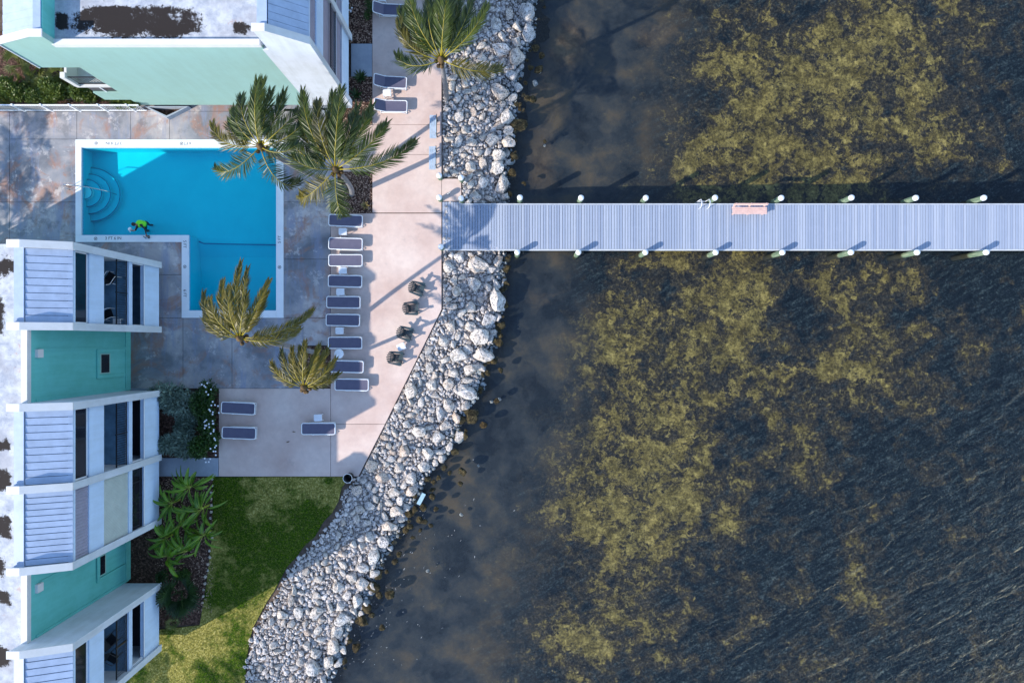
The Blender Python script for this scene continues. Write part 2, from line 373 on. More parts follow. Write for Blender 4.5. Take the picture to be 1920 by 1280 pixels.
# ------------------------------------------------------------------ mesh helper
class MB:
    def __init__(s): s.v = []; s.f = []; s.mi = []; s.cur = 0; s.sm = []; s.smooth = False
    def add(s, vs_, fs):
        o = len(s.v); s.v += [tuple(v) for v in vs_]
        for f in fs: s.f.append(tuple(i + o for i in f)); s.mi.append(s.cur); s.sm.append(s.smooth)
    def box(s, c, d, rz=0.0, mat=None):
        x, y, z = d[0] / 2, d[1] / 2, d[2] / 2
        vs_ = [Vector((a * x, b * y, e * z)) for e in (-1, 1) for b in (-1, 1) for a in (-1, 1)]
        m = mat if mat is not None else Matrix.Rotation(rz, 4, 'Z')
        s.add([m @ v + Vector(c) for v in vs_], [(0, 2, 3, 1), (4, 5, 7, 6), (0, 1, 5, 4), (2, 6, 7, 3), (0, 4, 6, 2), (1, 3, 7, 5)])
        return s
    def bb(s, x0, x1, y0, y1, z0, z1):
        return s.box(((x0 + x1) / 2, (y0 + y1) / 2, (z0 + z1) / 2), (abs(x1 - x0), abs(y1 - y0), abs(z1 - z0)))
    def prism(s, pts, z0, z1):
        """pts counter-clockwise in plan"""
        n = len(pts)
        ar = sum(pts[i][0] * pts[(i + 1) % n][1] - pts[(i + 1) % n][0] * pts[i][1] for i in range(n))
        if ar < 0: pts = pts[::-1]
        vs_ = [(p[0], p[1], z0) for p in pts] + [(p[0], p[1], z1) for p in pts]
        fs = [tuple(range(n - 1, -1, -1)), tuple(range(n, 2 * n))] + [(i, (i + 1) % n, n + (i + 1) % n, n + i) for i in range(n)]
        s.add(vs_, fs); return s
    def extrude_y(s, prof, y0, y1):
        """prof: (x,z) outline, extruded along y"""
        n = len(prof)
        vs_ = [(p[0], y0, p[1]) for p in prof] + [(p[0], y1, p[1]) for p in prof]
        fs = [tuple(range(n)), tuple(range(2 * n - 1, n - 1, -1))] + [(i, n + i, n + (i + 1) % n, (i + 1) % n) for i in range(n)]
        s.add(vs_, fs); return s
    def tube(s, pts, r, n=6, closed=False, r1=None):
        pts = [Vector(p) for p in pts]; m = len(pts); rings = []
        up0 = Vector((0, 0, 1))
        for i, p in enumerate(pts):
            if closed: d = pts[(i + 1) % m] - pts[i - 1]
            else: d = pts[min(i + 1, m - 1)] - pts[max(i - 1, 0)]
            d.normalize()
            u = up0 if abs(d.z) < .9 else Vector((1, 0, 0))
            a = d.cross(u).normalized(); b = d.cross(a).normalized()
            rr = r if r1 is None else r + (r1 - r) * i / max(1, m - 1)
            rings.append([p + (a * cos(2 * pi * k / n) + b * sin(2 * pi * k / n)) * rr for k in range(n)])
        vs_ = [v for rg_ in rings for v in rg_]
        fs = []
        for i in range(m if closed else m - 1):
            j = (i + 1) % m
            for k in range(n): fs.append((i * n + k, i * n + (k + 1) % n, j * n + (k + 1) % n, j * n + k))
        if not closed: fs += [tuple(range(n - 1, -1, -1)), tuple((m - 1) * n + k for k in range(n))]
        old = s.smooth; s.smooth = True; s.add(vs_, fs); s.smooth = old; return s
    def lathe(s, prof, c=(0, 0, 0), n=16):
        vs_ = []; fs = []
        for (r, z) in prof:
            for k in range(n): vs_.append((c[0] + r * cos(2 * pi * k / n), c[1] + r * sin(2 * pi * k / n), c[2] + z))
        for i in range(len(prof) - 1):
            for k in range(n): fs.append((i * n + k, i * n + (k + 1) % n, (i + 1) * n + (k + 1) % n, (i + 1) * n + k))
        old = s.smooth; s.smooth = True; s.add(vs_, fs); s.smooth = old; return s
    def mesh(s, name, mats):
        me = bpy.data.meshes.new(name); me.from_pydata(s.v, [], s.f)
        if not isinstance(mats, (list, tuple)): mats = [mats]
        for m in mats: me.materials.append(M[m])
        if len(mats) > 1: me.polygons.foreach_set('material_index', s.mi)
        if any(s.sm): me.polygons.foreach_set('use_smooth', s.sm)
        me.update(); return me
    def build(s, name, mats, parent=None, **k): return obj(name, s.mesh(name, mats), parent, **k)

def obj(name, data, parent=None, loc=None, rz=None, label=None, cat=None, group=None, kind=None):
    o = bpy.data.objects.new(name, data); COL.objects.link(o)
    if parent is not None: o.parent = parent
    if loc is not None: o.location = loc
    if rz is not None: o.rotation_euler = (0, 0, rz)
    if label: o['label'] = label
    if cat: o['category'] = cat
    if group: o['group'] = group
    if kind: o['kind'] = kind
    return o
def thing(name, label, cat, loc=(0, 0, 0), rz=0.0, group=None): return obj(name, None, None, loc, rz, label, cat, group)
KIDS = {}
def clone(src, loc, rz, label, group=None, scale=None):
    c = src.copy(); COL.objects.link(c); c.location = loc; c.rotation_euler = (0, 0, rz)
    c['label'] = label
    if group: c['group'] = group
    if scale: c.scale = (scale,) * 3
    if src.name not in KIDS: KIDS[src.name] = [(ch, [g for g in bpy.data.objects if g.parent == ch]) for ch in bpy.data.objects if ch.parent == src]
    for ch, gs in KIDS[src.name]:
        d = ch.copy(); COL.objects.link(d); d.parent = c
        for g in gs:
            e_ = g.copy(); COL.objects.link(e_); e_.parent = d
    return c
def inset(pts, d):
    n = len(pts); out = []
    ar = sum(pts[i][0] * pts[(i + 1) % n][1] - pts[(i + 1) % n][0] * pts[i][1] for i in range(n))
    sg = 1 if ar > 0 else -1
    for i in range(n):
        p0, p1, p2 = Vector(pts[i - 1][:2]), Vector(pts[i][:2]), Vector(pts[(i + 1) % n][:2])
        a = (p1 - p0).normalized(); b = (p2 - p1).normalized()
        na = Vector((-a.y, a.x)) * sg; nb = Vector((-b.y, b.x)) * sg
        k = (na + nb); k = k / max(.2, 1 + na.dot(nb))
        out.append((p1.x + k.x * d, p1.y + k.y * d))
    return out
def rect(x0, x1, y0, y1): return [(X(x0), Y(y1)), (X(x1), Y(y1)), (X(x1), Y(y0)), (X(x0), Y(y0))]
def poly(*pp): return [(X(a), Y(b)) for a, b in pp]

# ------------------------------------------------------------------ shoreline lines (photo pixels)
LAND = [(829, -4000), (829, 0), (829, 330), (866, 333), (866, 379), (829, 381), (829, 580), (674, 893), (652, 925), (648, 960), (622, 990), (585, 1030), (550, 1070), (531, 1110), (500, 1160), (480, 1200), (470, 1280), (440, 1400), (400, 1600), (400, 5000)]
EDGE = [(1004, -4000), (1003, 0), (1002, 50), (985, 92), (975, 130), (970, 165), (968, 210), (958, 260), (952, 310), (948, 380), (948, 470), (943, 530), (934, 600), (925, 650), (905, 690), (897, 740), (862, 790), (850, 840), (800, 890), (770, 950), (745, 1005), (718, 1050), (695, 1100), (680, 1150), (648, 1190), (618, 1280), (590, 1400), (560, 1600), (560, 5000)]
def lx(line, y):
    for (x0, y0), (x1, y1) in zip(line, line[1:]):
        if y0 <= y <= y1: return x0 + (x1 - x0) * (y - y0) / max(1e-6, y1 - y0)
    return line[-1][0]
def bank_z(x, y):
    a, b = lx(LAND, y), lx(EDGE, y)
    t_ = (x - a) / (b - a)
    if t_ <= 0: return -.10
    if t_ <= 1: return -.10 - .82 * t_ ** 1.15
    return -.92 - (t_ - 1) * 2.6

# the pool hole in the ground: outline of the coping
HOLE = [((262, 453), (142, 532)), ((453, 596), (341, 532))]
ys = sorted({y for _, y in LAND if -4000 < y < 5000} | {262, 453, 596, -4000, 5000} | set(range(-200, 1500, 50)))
mb = MB()
for y0, y1 in zip(ys, ys[1:]):
    segs = [(-13000, None)]
    hole = next((h for (a, b), h in HOLE if a <= y0 and y1 <= b), None)
    e0, e1 = lx(LAND, y0), lx(LAND, y1)
    spans = [(-13000, -13000, e0, e1)]
    if hole: spans = [(-13000, -13000, hole[0], hole[0]), (hole[1], hole[1], e0, e1)]
    for a0, a1, b0, b1 in spans:
        mb.add([G(a0, y0, -.1), G(a1, y1, -.1), G(b1, y1, -.1), G(b0, y0, -.1)], [(0, 1, 2, 3)])
mb.build('ground', 'soil', kind='structure')

# rubble bank under the stones
mb = MB(); mb.smooth = True
rows = [-4000, -600] + list(range(-200, 1480, 12)) + [1600, 5000]; ts = [-.02, 0, .12, .25, .4, .55, .7, .85, 1, 1.1, 1.2, 1.32]
vv = []
for y in rows:
    a, b = lx(LAND, y), lx(EDGE, y)
    for t_ in ts:
        x = a + (b - a) * t_ + (R.uniform(-7, 7) if t_ > 1.15 else 0)
        z = bank_z(x, y) + (R.uniform(-.05, .05) if 0 < t_ else 0)
        if t_ < 0: z = -.16
        vv.append(G(x, y, z))
nt = len(ts)
mb.add(vv, [(i * nt + k, (i + 1) * nt + k, (i + 1) * nt + k + 1, i * nt + k + 1) for i in range(len(rows) - 1) for k in range(nt - 1)])
mb.build('shore_bank', 'shore_sand', kind='structure')

# seabed with its cover of weed (cover) and silt (mud)
BL = [(1420, 250, 130, 150, .8), (1560, 60, 190, 110, .55), (1650, 190, 150, 150, .6), (1325, 310, 60, 60, 1.0), (1290, 480, 80, 30, .75), (1330, 610, 150, 80, .95),
      (1180, 620, 70, 70, .55), (1430, 530, 60, 80, .8), (1545, 520, 100, 55, .55), (1560, 700, 110, 80, .55), (1340, 790, 140, 110, .6), (1180, 830, 130, 140, .42),
      (1255, 930, 110, 110, .8), (1385, 960, 35, 50, 1.0), (1120, 1000, 110, 140, .35), (1130, 1230, 160, 70, .6), (1280, 1240, 110, 50, .45), (1740, 515, 50, 35, .55),
      (1520, 1140, 50, 30, .6), (1640, 1090, 35, 35, .6), (1880, 650, 40, 50, .35), (1680, 30, 80, 50, .5), (1855, 30, 70, 50, .35), (1760, 240, 130, 90, .5), (1640, 330, 120, 40, .35), (1500, 330, 100, 40, .4),
      (1490, 560, 50, 50, -.5), (1400, 700, 60, 40, -.3), (1880, 450, 160, 200, -.3), (1450, 1100, 150, 120, -.2), (1700, 620, 120, 90, .22), (1800, 150, 120, 120, .2), (1080, 700, 120, 160, .25), (1010, 900, 120, 160, .25), (1170, 1090, 110, 160, .32), (1490, 470, 40, 60, -.35), (1480, 640, 45, 70, -.3), (1420, 860, 60, 60, -.3)]
SILT = [(1068, 60, 40, 45, .9), (1030, 160, 30, 60, .55), (1012, 290, 30, 60, .6), (1240, 40, 60, 30, .35), (1120, 330, 60, 30, .2), (1010, 560, 40, 30, .25)]   # bare brown sand
def cover(x, y):
    return max(0, min(1, .26 + sum(v * exp(-((x - a) / rx) ** 2 - ((y - b) / ry) ** 2) for a, b, rx, ry, v in BL)))
def mudf(x, y):
    d = x - lx(EDGE, y)
    w_ = 300 if y < 380 else (150 if y < 520 else 150 + (y - 520) * .25)
    return max(0, min(1, (1.25 - d / w_) * 1.6))
def axis(lo, hi, step, far_lo, far_hi):
    a = []; v = lo; s_ = step
    while v > far_lo: s_ *= 1.5; v -= s_; a.append(v)
    a = a[::-1]; v = lo
    while v <= hi: a.append(v); v += step
    s_ = step
    while v < far_hi: a.append(v); s_ *= 1.5; v += s_
    return a
ax = axis(560, 1980, 9, 400, 17000); ay = axis(-80, 1360, 9, -12000, 13000)
mb = MB(); mb.smooth = True; ca = []; ma = []; na = []; sa = []
for y in ay:
    for x in ax:
        d_ = x - lx(EDGE, y)
        z = -.98 - .75 * (1 - exp(-max(0, d_) / 45)) - max(0, min(1.6, (x - 1000) / 1400)) + .10 * noise.noise(Vector((x * .02, y * .02, 1)))
        if d_ < 0: z = -1.0 + max(-2.0, d_ / 25)
        na.append(exp(-max(0, d_) / 26)); sa.append(sum(v * exp(-((x - a) / rx) ** 2 - ((y - b) / ry) ** 2) for a, b, rx, ry, v in SILT))
        mb.v.append(tuple(G(x, y, z)))
        ca.append(cover(x, y)); ma.append(mudf(x, y))
nx = len(ax)
for i in range(len(ay) - 1):
    for k in range(nx - 1): mb.f.append((i * nx + k, (i + 1) * nx + k, (i + 1) * nx + k + 1, i * nx + k + 1)); mb.mi.append(0); mb.sm.append(True)
me = mb.mesh('seabed', 'seabed')
for nm_, arr in (('cover', ca), ('mud', ma), ('near', na), ('silt', sa)):
    at_ = me.attributes.new(nm_, 'FLOAT', 'POINT'); at_.data.foreach_set('value', arr)
obj('seabed', me, kind='structure')

WATER_Z = -.75
mb = MB(); ch = []
ayw = axis(-80, 1360, 30, -12000, 13000); axt = [0, 40, 90, 150, 230, 330, 450, 600, 800, 1000, 1400, 2200, 4000, 9000, 17000]
for y in ayw:
    a, b = lx(LAND, y), lx(EDGE, y); x0 = a + (b - a) * .62
    for k in axt:
        x = x0 + k; mb.v.append(tuple(G(x, y, WATER_Z)))
        dd = min(1, k / 500); so = max(0, min(1, (y - 350) / 600))
        ch.append(.28 + .72 * dd * (.25 + .75 * so))
nx = len(axt)
for i in range(len(ayw) - 1):
    for k in range(nx - 1): mb.f.append((i * nx + k, (i + 1) * nx + k, (i + 1) * nx + k + 1, i * nx + k + 1)); mb.mi.append(0); mb.sm.append(True)
me = mb.mesh('sea_water', 'sea_water'); at_ = me.attributes.new('chop', 'FLOAT', 'POINT'); at_.data.foreach_set('value', ch)
obj('sea_water', me, kind='structure')

# ------------------------------------------------------------------ paving
def slabs(name, mat, polys, z1=0.0, th=.11, gap=.012):
    root = obj(name, None, kind='structure')
    for pp in polys: MB().prism(inset(pp, gap), z1 - th, z1).build('paving_slab', mat, root)
    return root
slabs('pool_deck', 'stained_concrete', [
    rect(262, 560, 190, 209),
    rect(-260, 18, 209, 379), rect(18, 144, 209, 261), rect(144, 245, 209, 262), rect(245, 318, 209, 262), rect(318, 430, 209, 262), rect(430, 532, 209, 262),
    rect(18, 142, 261, 379), rect(-260, 18, 379, 470), rect(18, 142, 379, 470),
    rect(532, 624, 204, 290), rect(532, 633, 290, 379), rect(532, 620, 379, 486), rect(532, 620, 486, 596),
    rect(142, 341, 453, 515), rect(142, 341, 515, 596), rect(210, 343, 596, 728), rect(343, 435, 596, 728), rect(435, 568, 596, 728), rect(568, 620, 596, 648)])
slabs('patio', 'patio_concrete', [
    rect(698, 828, -420, 80 - 100), rect(698, 828, -20, 234), rect(624, 828, 234, 290), rect(698, 828, 290, 399), rect(633, 698, 290, 322),
    rect(828, 865, 335, 377),
    poly((620, 400), (828, 400), (828, 580), (722, 795), (620, 795)), poly((620, 795), (722, 795), (672, 893), (620, 893)),
    rect(410, 620, 728, 893)], z1=.004)
slabs('garden_path', 'path_concrete', [rect(292, 410, 858, 893), rect(658, 698, 82, 144), rect(240, 296, 722, 740), rect(560, 660, 193, 203)], z1=-.004)

# flower beds and lawn
def sheet(name, mat, pp, z, kind='structure', h=.0):
    mb = MB(); mb.prism(pp, -.09, z); return mb.build(name, mat, kind=kind)
sheet('planting_bed', 'mulch', rect(560, 698, -420, 82), -.03)
sheet('planting_bed', 'mulch', rect(624, 697, 144, 233), -.03)
sheet('planting_bed', 'mulch', rect(633, 697, 322, 400), -.03)
sheet('planting_bed', 'mulch', rect(569, 620, 649, 727), -.03)
sheet('planting_bed', 'mulch', poly((210, 729), (296, 741), (409, 729), (409, 857), (210, 857)), -.03)
sheet('planting_bed', 'mulch', poly((210, 894), (398, 894), (396, 1000), (384, 1100), (372, 1170), (210, 1180)), -.03)
sheet('planting_bed', 'mulch', rect(-700, 262, 60, 208), -.03)
lawn_pp = [(399, 894), (655, 894), (640, 915), (634, 940), (622, 962), (606, 978), (590, 1006), (570, 1024), (552, 1048), (538, 1062), (526, 1084), (516, 1104), (500, 1128), (488, 1150), (474, 1176), (468, 1198), (462, 1236), (459, 1280), (440, 1398), (400, 1600), (-900, 1600), (-900, 1190), (210, 1190), (374, 1172), (386, 1100), (398, 1000)]
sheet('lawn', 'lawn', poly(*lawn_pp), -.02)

def inside(x, y, pp):
    c = False; n = len(pp)
    for i in range(n):
        (x0, y0), (x1, y1) = pp[i], pp[i - 1]
        if (y0 > y) != (y1 > y) and x < (x1 - x0) * (y - y0) / (y1 - y0) + x0: c = not c
    return c
mb = MB(); mb2 = MB()
n_ = 0
while n_ < 26000:
    x, y = R.uniform(215, 672), R.uniform(894, 1330)
    if not inside(x, y, lawn_pp): continue
    dl = lx(LAND, y) - x
    if dl < 26 and R.random() < .85 * (1 - dl / 26): n_ += 1; continue
    n_ += 1
    c = G(x, y, -.02); a = R.uniform(0, 2 * pi); l_ = R.uniform(.03, .085); h_ = R.uniform(.02, .06)
    d = Vector((cos(a), sin(a), 0)); e_ = Vector((-sin(a), cos(a), 0)) * R.uniform(.006, .013)
    mb.add([c - e_, c + e_, c + d * l_ + Vector((0, 0, h_))], [(0, 1, 2)])
mb.build('grass', 'grass_blade', kind='stuff', label='short patchy turf covering the lawn by the rocks', cat='grass')
# mulch chips
mb = MB()
for (x0, x1, y0, y1, n) in ((640, 698, 0, 82, 500), (626, 697, 144, 233, 520), (635, 697, 322, 400, 480), (570, 620, 650, 727, 250), (290, 398, 896, 1150, 900)):
    for k in range(n):
        c = G(R.uniform(x0, x1), R.uniform(y0, y1), -.018)
        mb.box(c, (R.uniform(.03, .10), R.uniform(.015, .035), .012), mat=Matrix.Rotation(R.uniform(0, pi), 4, 'Z') @ Matrix.Rotation(R.uniform(-.4, .4), 4, 'X'))
mb.build('bark_mulch', 'clay', kind='stuff', label='loose bark chips scattered over the planting beds', cat='mulch')
# ------------------------------------------------------------------ swimming pool
pool = thing('swimming_pool', 'L-shaped blue swimming pool with white coping and round corner steps', 'swimming pool')
IN = [(153, 277), (518, 277), (518, 582), (354, 582), (354, 441), (153, 441)]
ipp = poly(*IN); n = len(ipp)
mb = MB()
def floor_z(py): return -1.05 if py < 447 else -1.65
# floor: shallow part, slope line, deep part
fz = [(277, -1.05), (441, -1.15), (452, -1.18), (476, -1.55), (582, -1.7)]
mb.add([G(153, 277, -1.05), G(153, 441, -1.15), G(354, 441, -1.15), G(518, 441, -1.15), G(518, 277, -1.05), G(354, 277, -1.05)], [(0, 1, 2, 5), (5, 2, 3, 4)])
for (y0, z0), (y1, z1) in zip(fz[1:], fz[2:]):
    mb.add([G(354, y0, z0), G(354, y1, z1), G(518, y1, z1), G(518, y0, z0)], [(0, 1, 2, 3)])
for i in range(n):
    a, b = ipp[i], ipp[(i + 1) % n]
    mb.add([(a[0], a[1], -1.8), (b[0], b[1], -1.8), (b[0], b[1], -.06), (a[0], a[1], -.06)], [(0, 1, 2, 3)])
mb.build('basin', 'pool_plaster', pool)
# tile band at the waterline
mb = MB()
for i in range(n):
    a, b = Vector(ipp[i]), Vector(ipp[(i + 1) % n]); d = (b - a).normalized(); nn_ = Vector((d.y, -d.x)) * -1
    c = (a + b) / 2; L = (b - a).length
    nrm = Vector((d.y, -d.x))            # pool outline runs clockwise: interior on the right
    cc = c + nrm * .012
    mb.box((cc.x, cc.y, -.13), (L - .03, .02, .14), atan2(d.y, d.x))
mb.build('waterline_tile', 'pool_tile', pool)
MB().prism(poly((356, 446), (366, 450.5), (517, 453.5), (517, 455.5), (366, 452.5), (356, 449)), -1.19, -1.145).build('floor_stripe', 'pool_line', pool)
# coping stones
def coping(x0, x1, y0, y1): MB().prism(inset(rect(x0, x1, y0, y1), .004), -.09, .035).build('coping_stone', 'coping', pool)
coping(142, 337, 262, 277); coping(337, 532, 262, 277); coping(518, 532, 277, 430); coping(518, 532, 430, 596)
coping(341, 518, 582, 596); coping(341, 354, 455, 582); coping(341, 354, 441, 455); coping(142, 341, 441, 454); coping(142, 153, 277, 441)
# half-round steps
for k, (r_, z_) in enumerate(((12.5, -.28), (25, -.48), (37, -.68), (50, -.88))):
    pts = [(X(153.3), Y(359 + r_ * 1.02))] + [(X(153.3 + r_ * 1.12 * cos(a)), Y(359 + r_ * 1.02 * sin(a))) for a in [pi / 2 - pi * j / 20 for j in range(1, 20)]] + [(X(153.3), Y(359 - r_ * 1.02))]
    st_ = MB().prism(pts, -1.2, z_).build('step', 'coping' if k == 0 else 'pool_plaster', pool)
    MB().tube([(p[0], p[1], z_ + .004) for p in pts], .022, 5).build('step_nosing', 'pool_line', st_)
hp = [G(131, 351, 0), G(131.5, 351, .55), G(135, 351.5, .82), G(150, 353, .86), G(180, 356.5, .72), G(203, 359.5, .2), G(206, 360, -.7)]
MB().tube(hp, .025, 8).build('handrail', 'steel', pool)
hp = [G(131, 356, 0), G(131.5, 356, .45), G(139, 357, .5), G(141, 357.5, 0)]
MB().tube(hp, .02, 8).build('handrail_brace', 'steel', pool)
for i_, pts_ in enumerate(([(153, 277), (518, 277), (518, 441), (153, 441)], [(354, 441), (518, 441), (518, 582), (354, 582)])):
    pass
mb = MB()
mb.add([G(x, y, -.10) for x, y in IN], [tuple(range(n - 1, -1, -1))])
mb.build('pool_water', 'pool_water', pool)
# painted depth marks on the coping
def text(s, px, py, rot, size, parent, name='depth_mark', z=.039):
    cu = bpy.data.curves.new('t', 'FONT'); cu.body = s; cu.size = size; cu.align_x = 'CENTER'; cu.align_y = 'CENTER'
    o = bpy.data.objects.new('t', cu); COL.objects.link(o)
    bpy.context.view_layer.update()
    me = bpy.data.meshes.new_from_object(o.evaluated_get(bpy.context.evaluated_depsgraph_get()))
    bpy.data.objects.remove(o); bpy.data.curves.remove(cu)
    me.materials.clear(); me.materials.append(M['text_black'])
    o = obj(name, me, parent, G(px, py, z), rot); return o
text('3 FT 4 IN', 214, 269, pi, .25, pool); text('4 FT', 352, 269, pi, .25, pool); text('3 FT 6 IN', 213, 447, 0, .25, pool)
text('5 FT', 347, 458, -pi / 2, .25, pool); text('6 FT', 347, 550, -pi / 2, .25, pool); text('5 FT', 524.5, 449, pi / 2, .25, pool)
# no-diving marks: a ring with a bar and a small swimmer stroke
mb = MB()
ring = [(cos(2 * pi * k / 18) * .1, sin(2 * pi * k / 18) * .1) for k in range(18)]
for k in range(18):
    a, b = ring[k], ring[(k + 1) % 18]
    mb.add([(a[0], a[1], 0), (b[0], b[1], 0), (b[0] * .78, b[1] * .78, 0), (a[0] * .78, a[1] * .78, 0)], [(0, 1, 2, 3)])
mb.add([(-.07, -.055, 0), (-.055, -.07, 0), (.07, .055, 0), (.055, .07, 0)], [(0, 1, 2, 3)])
mb.add([(-.05, .03, 0), (-.03, .05, 0), (.05, -.03, 0), (.03, -.055, 0)], [(0, 3, 2, 1)])
nd = mb.mesh('no_diving_mark', 'text_black')
for px, py in ((181, 269), (341, 269.5), (180, 447.5), (347, 500), (524.5, 501)): obj('no_diving_mark', nd, pool, G(px, py, .039))

# ------------------------------------------------------------------ dock
dock = thing('dock', 'long straight boardwalk dock of grey boards running out over the sea', 'dock')
bw = 5.12
pm = MB().box((0, 0, -.02), (bw / S - .024, 2.62, .04)).mesh('plank', 'dock_board')
pm2 = MB().box((0, 0, -.02), (bw / S - .024, 2.80, .04)).mesh('plank', 'dock_board')
x = 829.2; i = 0
yc = (384 + 467) / 2
while x < 2140:
    first = x < 862
    o = obj('plank', pm2 if first else pm, dock, (X(x + bw / 2), Y(yc) + (.09 if first else 0), R.uniform(-.004, .004)))
    x += bw; i += 1
L0, L1 = X(829), X(2142)
for yy, nm_ in ((384 - 1.2, 'a'), (467 + 1.2, 'b')):
    MB().bb(X(864) if nm_ == 'a' else L0, L1, Y(yy) - .035, Y(yy) + .035, -.22, .006).build('rim_board', 'rim_grey', dock)
for yy in (396, 425, 455): MB().bb(L0 + .1, L1, Y(yy) - .05, Y(yy) + .05, -.30, -.045).build('stringer', 'beam_timber', dock)
pile = MB().lathe([(0, -2.6), (.155, -2.6), (.155, .70), (0, .70)], n=14).mesh('piling', 'pile_timber')
capm = MB().lathe([(.165, .62), (.17, .70), (.155, .76), (.10, .81), (0, .83)], n=16).mesh('piling_cap', 'resin_white')
TOPS = [(975, 380), (1090, 379), (1212, 380), (1342, 380), (1467, 380), (1598, 379), (1720, 381), (1848, 380), (970, 461), (1085, 462), (1211, 461), (1343.5, 460.5), (1469, 461), (1597, 462), (1722, 463), (1851, 463)]
def piling(px, py, parent, zt=.8):
    w_ = U(px, py, zt); return obj('piling', pile, parent, (w_.x, w_.y, zt - .8))
for px, py in TOPS:
    up_row = py < 400
    zt = .8
    w_ = U(px, py, zt)
    p_ = obj('piling', pile, dock, (w_.x, Y(382) + .215 if up_row else Y(469) - .215, R.uniform(-.06, .06)), R.uniform(0, 6))
    obj('piling_cap', capm, p_)
for k, yy in enumerate((396, 455)):
    pass
for px, _ in TOPS[:8]:
    w_ = U(px, 380, .8)
    MB().bb(w_.x + .17, w_.x + .25, Y(474), Y(377), -.52, -.31).build('cross_beam', 'beam_timber', dock)

# bollards round the landing
bo = MB().lathe([(0, -1.2), (.15, -1.2), (.15, .66), (0, .66)], n=14).mesh('post', 'pile_timber')
def bollard(px, py, label):
    w_ = U(px, py, .8); b_ = thing('mooring_post', label, 'post', (w_.x, w_.y, 0), 0, 'posts round the dock landing')
    obj('post', bo, b_); obj('post_cap', capm, b_, (0, 0, -.02))
bollard(823, 328, 'round post with white domed cap at the end of the second bench')
bollard(864, 332, 'round post with white domed cap at the outer corner of the landing')
bollard(823, 369, 'round post with white domed cap on the patio beside the first dock boards')
bollard(864, 371, 'round post with white domed cap where landing meets dock and rocks')
bollard(826, 462, 'round post with white domed cap at the patio corner of the dock')
# little hose tap on the landing
tp = thing('water_tap', 'thin steel water tap standing between two landing posts', 'tap', G(843, 366))
MB().tube([(0, 0, 0), (0, 0, .7), (.1, .02, .78), (.16, .03, .7)], .02, 6).build('pipe', 'steel', tp)
MB().tube([(-.05, -.05, .6), (.08, .08, .6)], .018, 6).build('handle', 'steel', tp)

# pink bench on the dock
bench = thing('dock_bench', 'pink slatted bench standing on the dock with its back to open water', 'bench', G(1401, 394), 0)
for k in range(4): MB().box((0, -.27 + k * .105, .43), (2.02, .092, .035)).build('seat_slat', 'bench_pink', bench)
for k in range(2): MB().box((0, .20 + k * .03, .58 + k * .13), (2.0, .03, .11), mat=Matrix.Rotation(-.25, 4, 'X')).build('back_slat', 'bench_pink', bench)
for xx in (-.88, 0, .88):
    MB().box((xx, -.25, .205), (.07, .07, .41)).build('leg', 'bench_pink', bench)
    MB().box((xx, .18, .39), (.07, .06, .78), mat=Matrix.Rotation(-.16, 4, 'X')).build('back_post', 'bench_pink', bench)
    MB().box((xx, -.05, .385), (.06, .5, .06)).build('seat_support', 'bench_pink', bench)
lad = thing('dock_ladder', 'white tubular swim ladder hooked over the dock edge', 'ladder', G(1317, 383))
for xx in (-.24, .24):
    MB().tube([(xx, -.30, 0), (xx, -.28, .55), (xx, -.18, .74), (xx, .02, .78), (xx, .16, .62), (xx, .2, 0), (xx, .22, -1.6)], .024, 8).build('rail', 'frame_white', lad)
for k in range(4): MB().tube([(-.24, .21, -.2 - k * .32), (.24, .21, -.2 - k * .32)], .02, 6).build('rung', 'frame_white', lad)

# grey benches on the seawall
def wall_bench(px, py, label):
    b = thing('patio_bench', label, 'bench', G(px, py), 0, 'benches along the patio edge')
    for k in range(4): MB().box((-.17 + k * .10, 0, .42), (.088, 1.36, .035)).build('seat_slat', 'bench_grey', b)
    MB().box((.22, 0, .68), (.03, 1.3, .14)).build('back_slat', 'beam_timber', b)
    for yy in (-.48, .48):
        MB().box((-.14, yy, .2), (.06, .06, .4)).build('leg', 'dark_metal', b)
        MB().box((.20, yy, .37), (.05, .06, .74)).build('back_post', 'dark_metal', b)
        MB().box((.02, yy, .385), (.38, .05, .05)).build('seat_support', 'dark_metal', b)
wall_bench(814, 242, 'pale grey slatted bench at the patio edge opposite the loungers')
wall_bench(813, 300, 'pale grey slatted bench at the patio edge beside the landing posts')

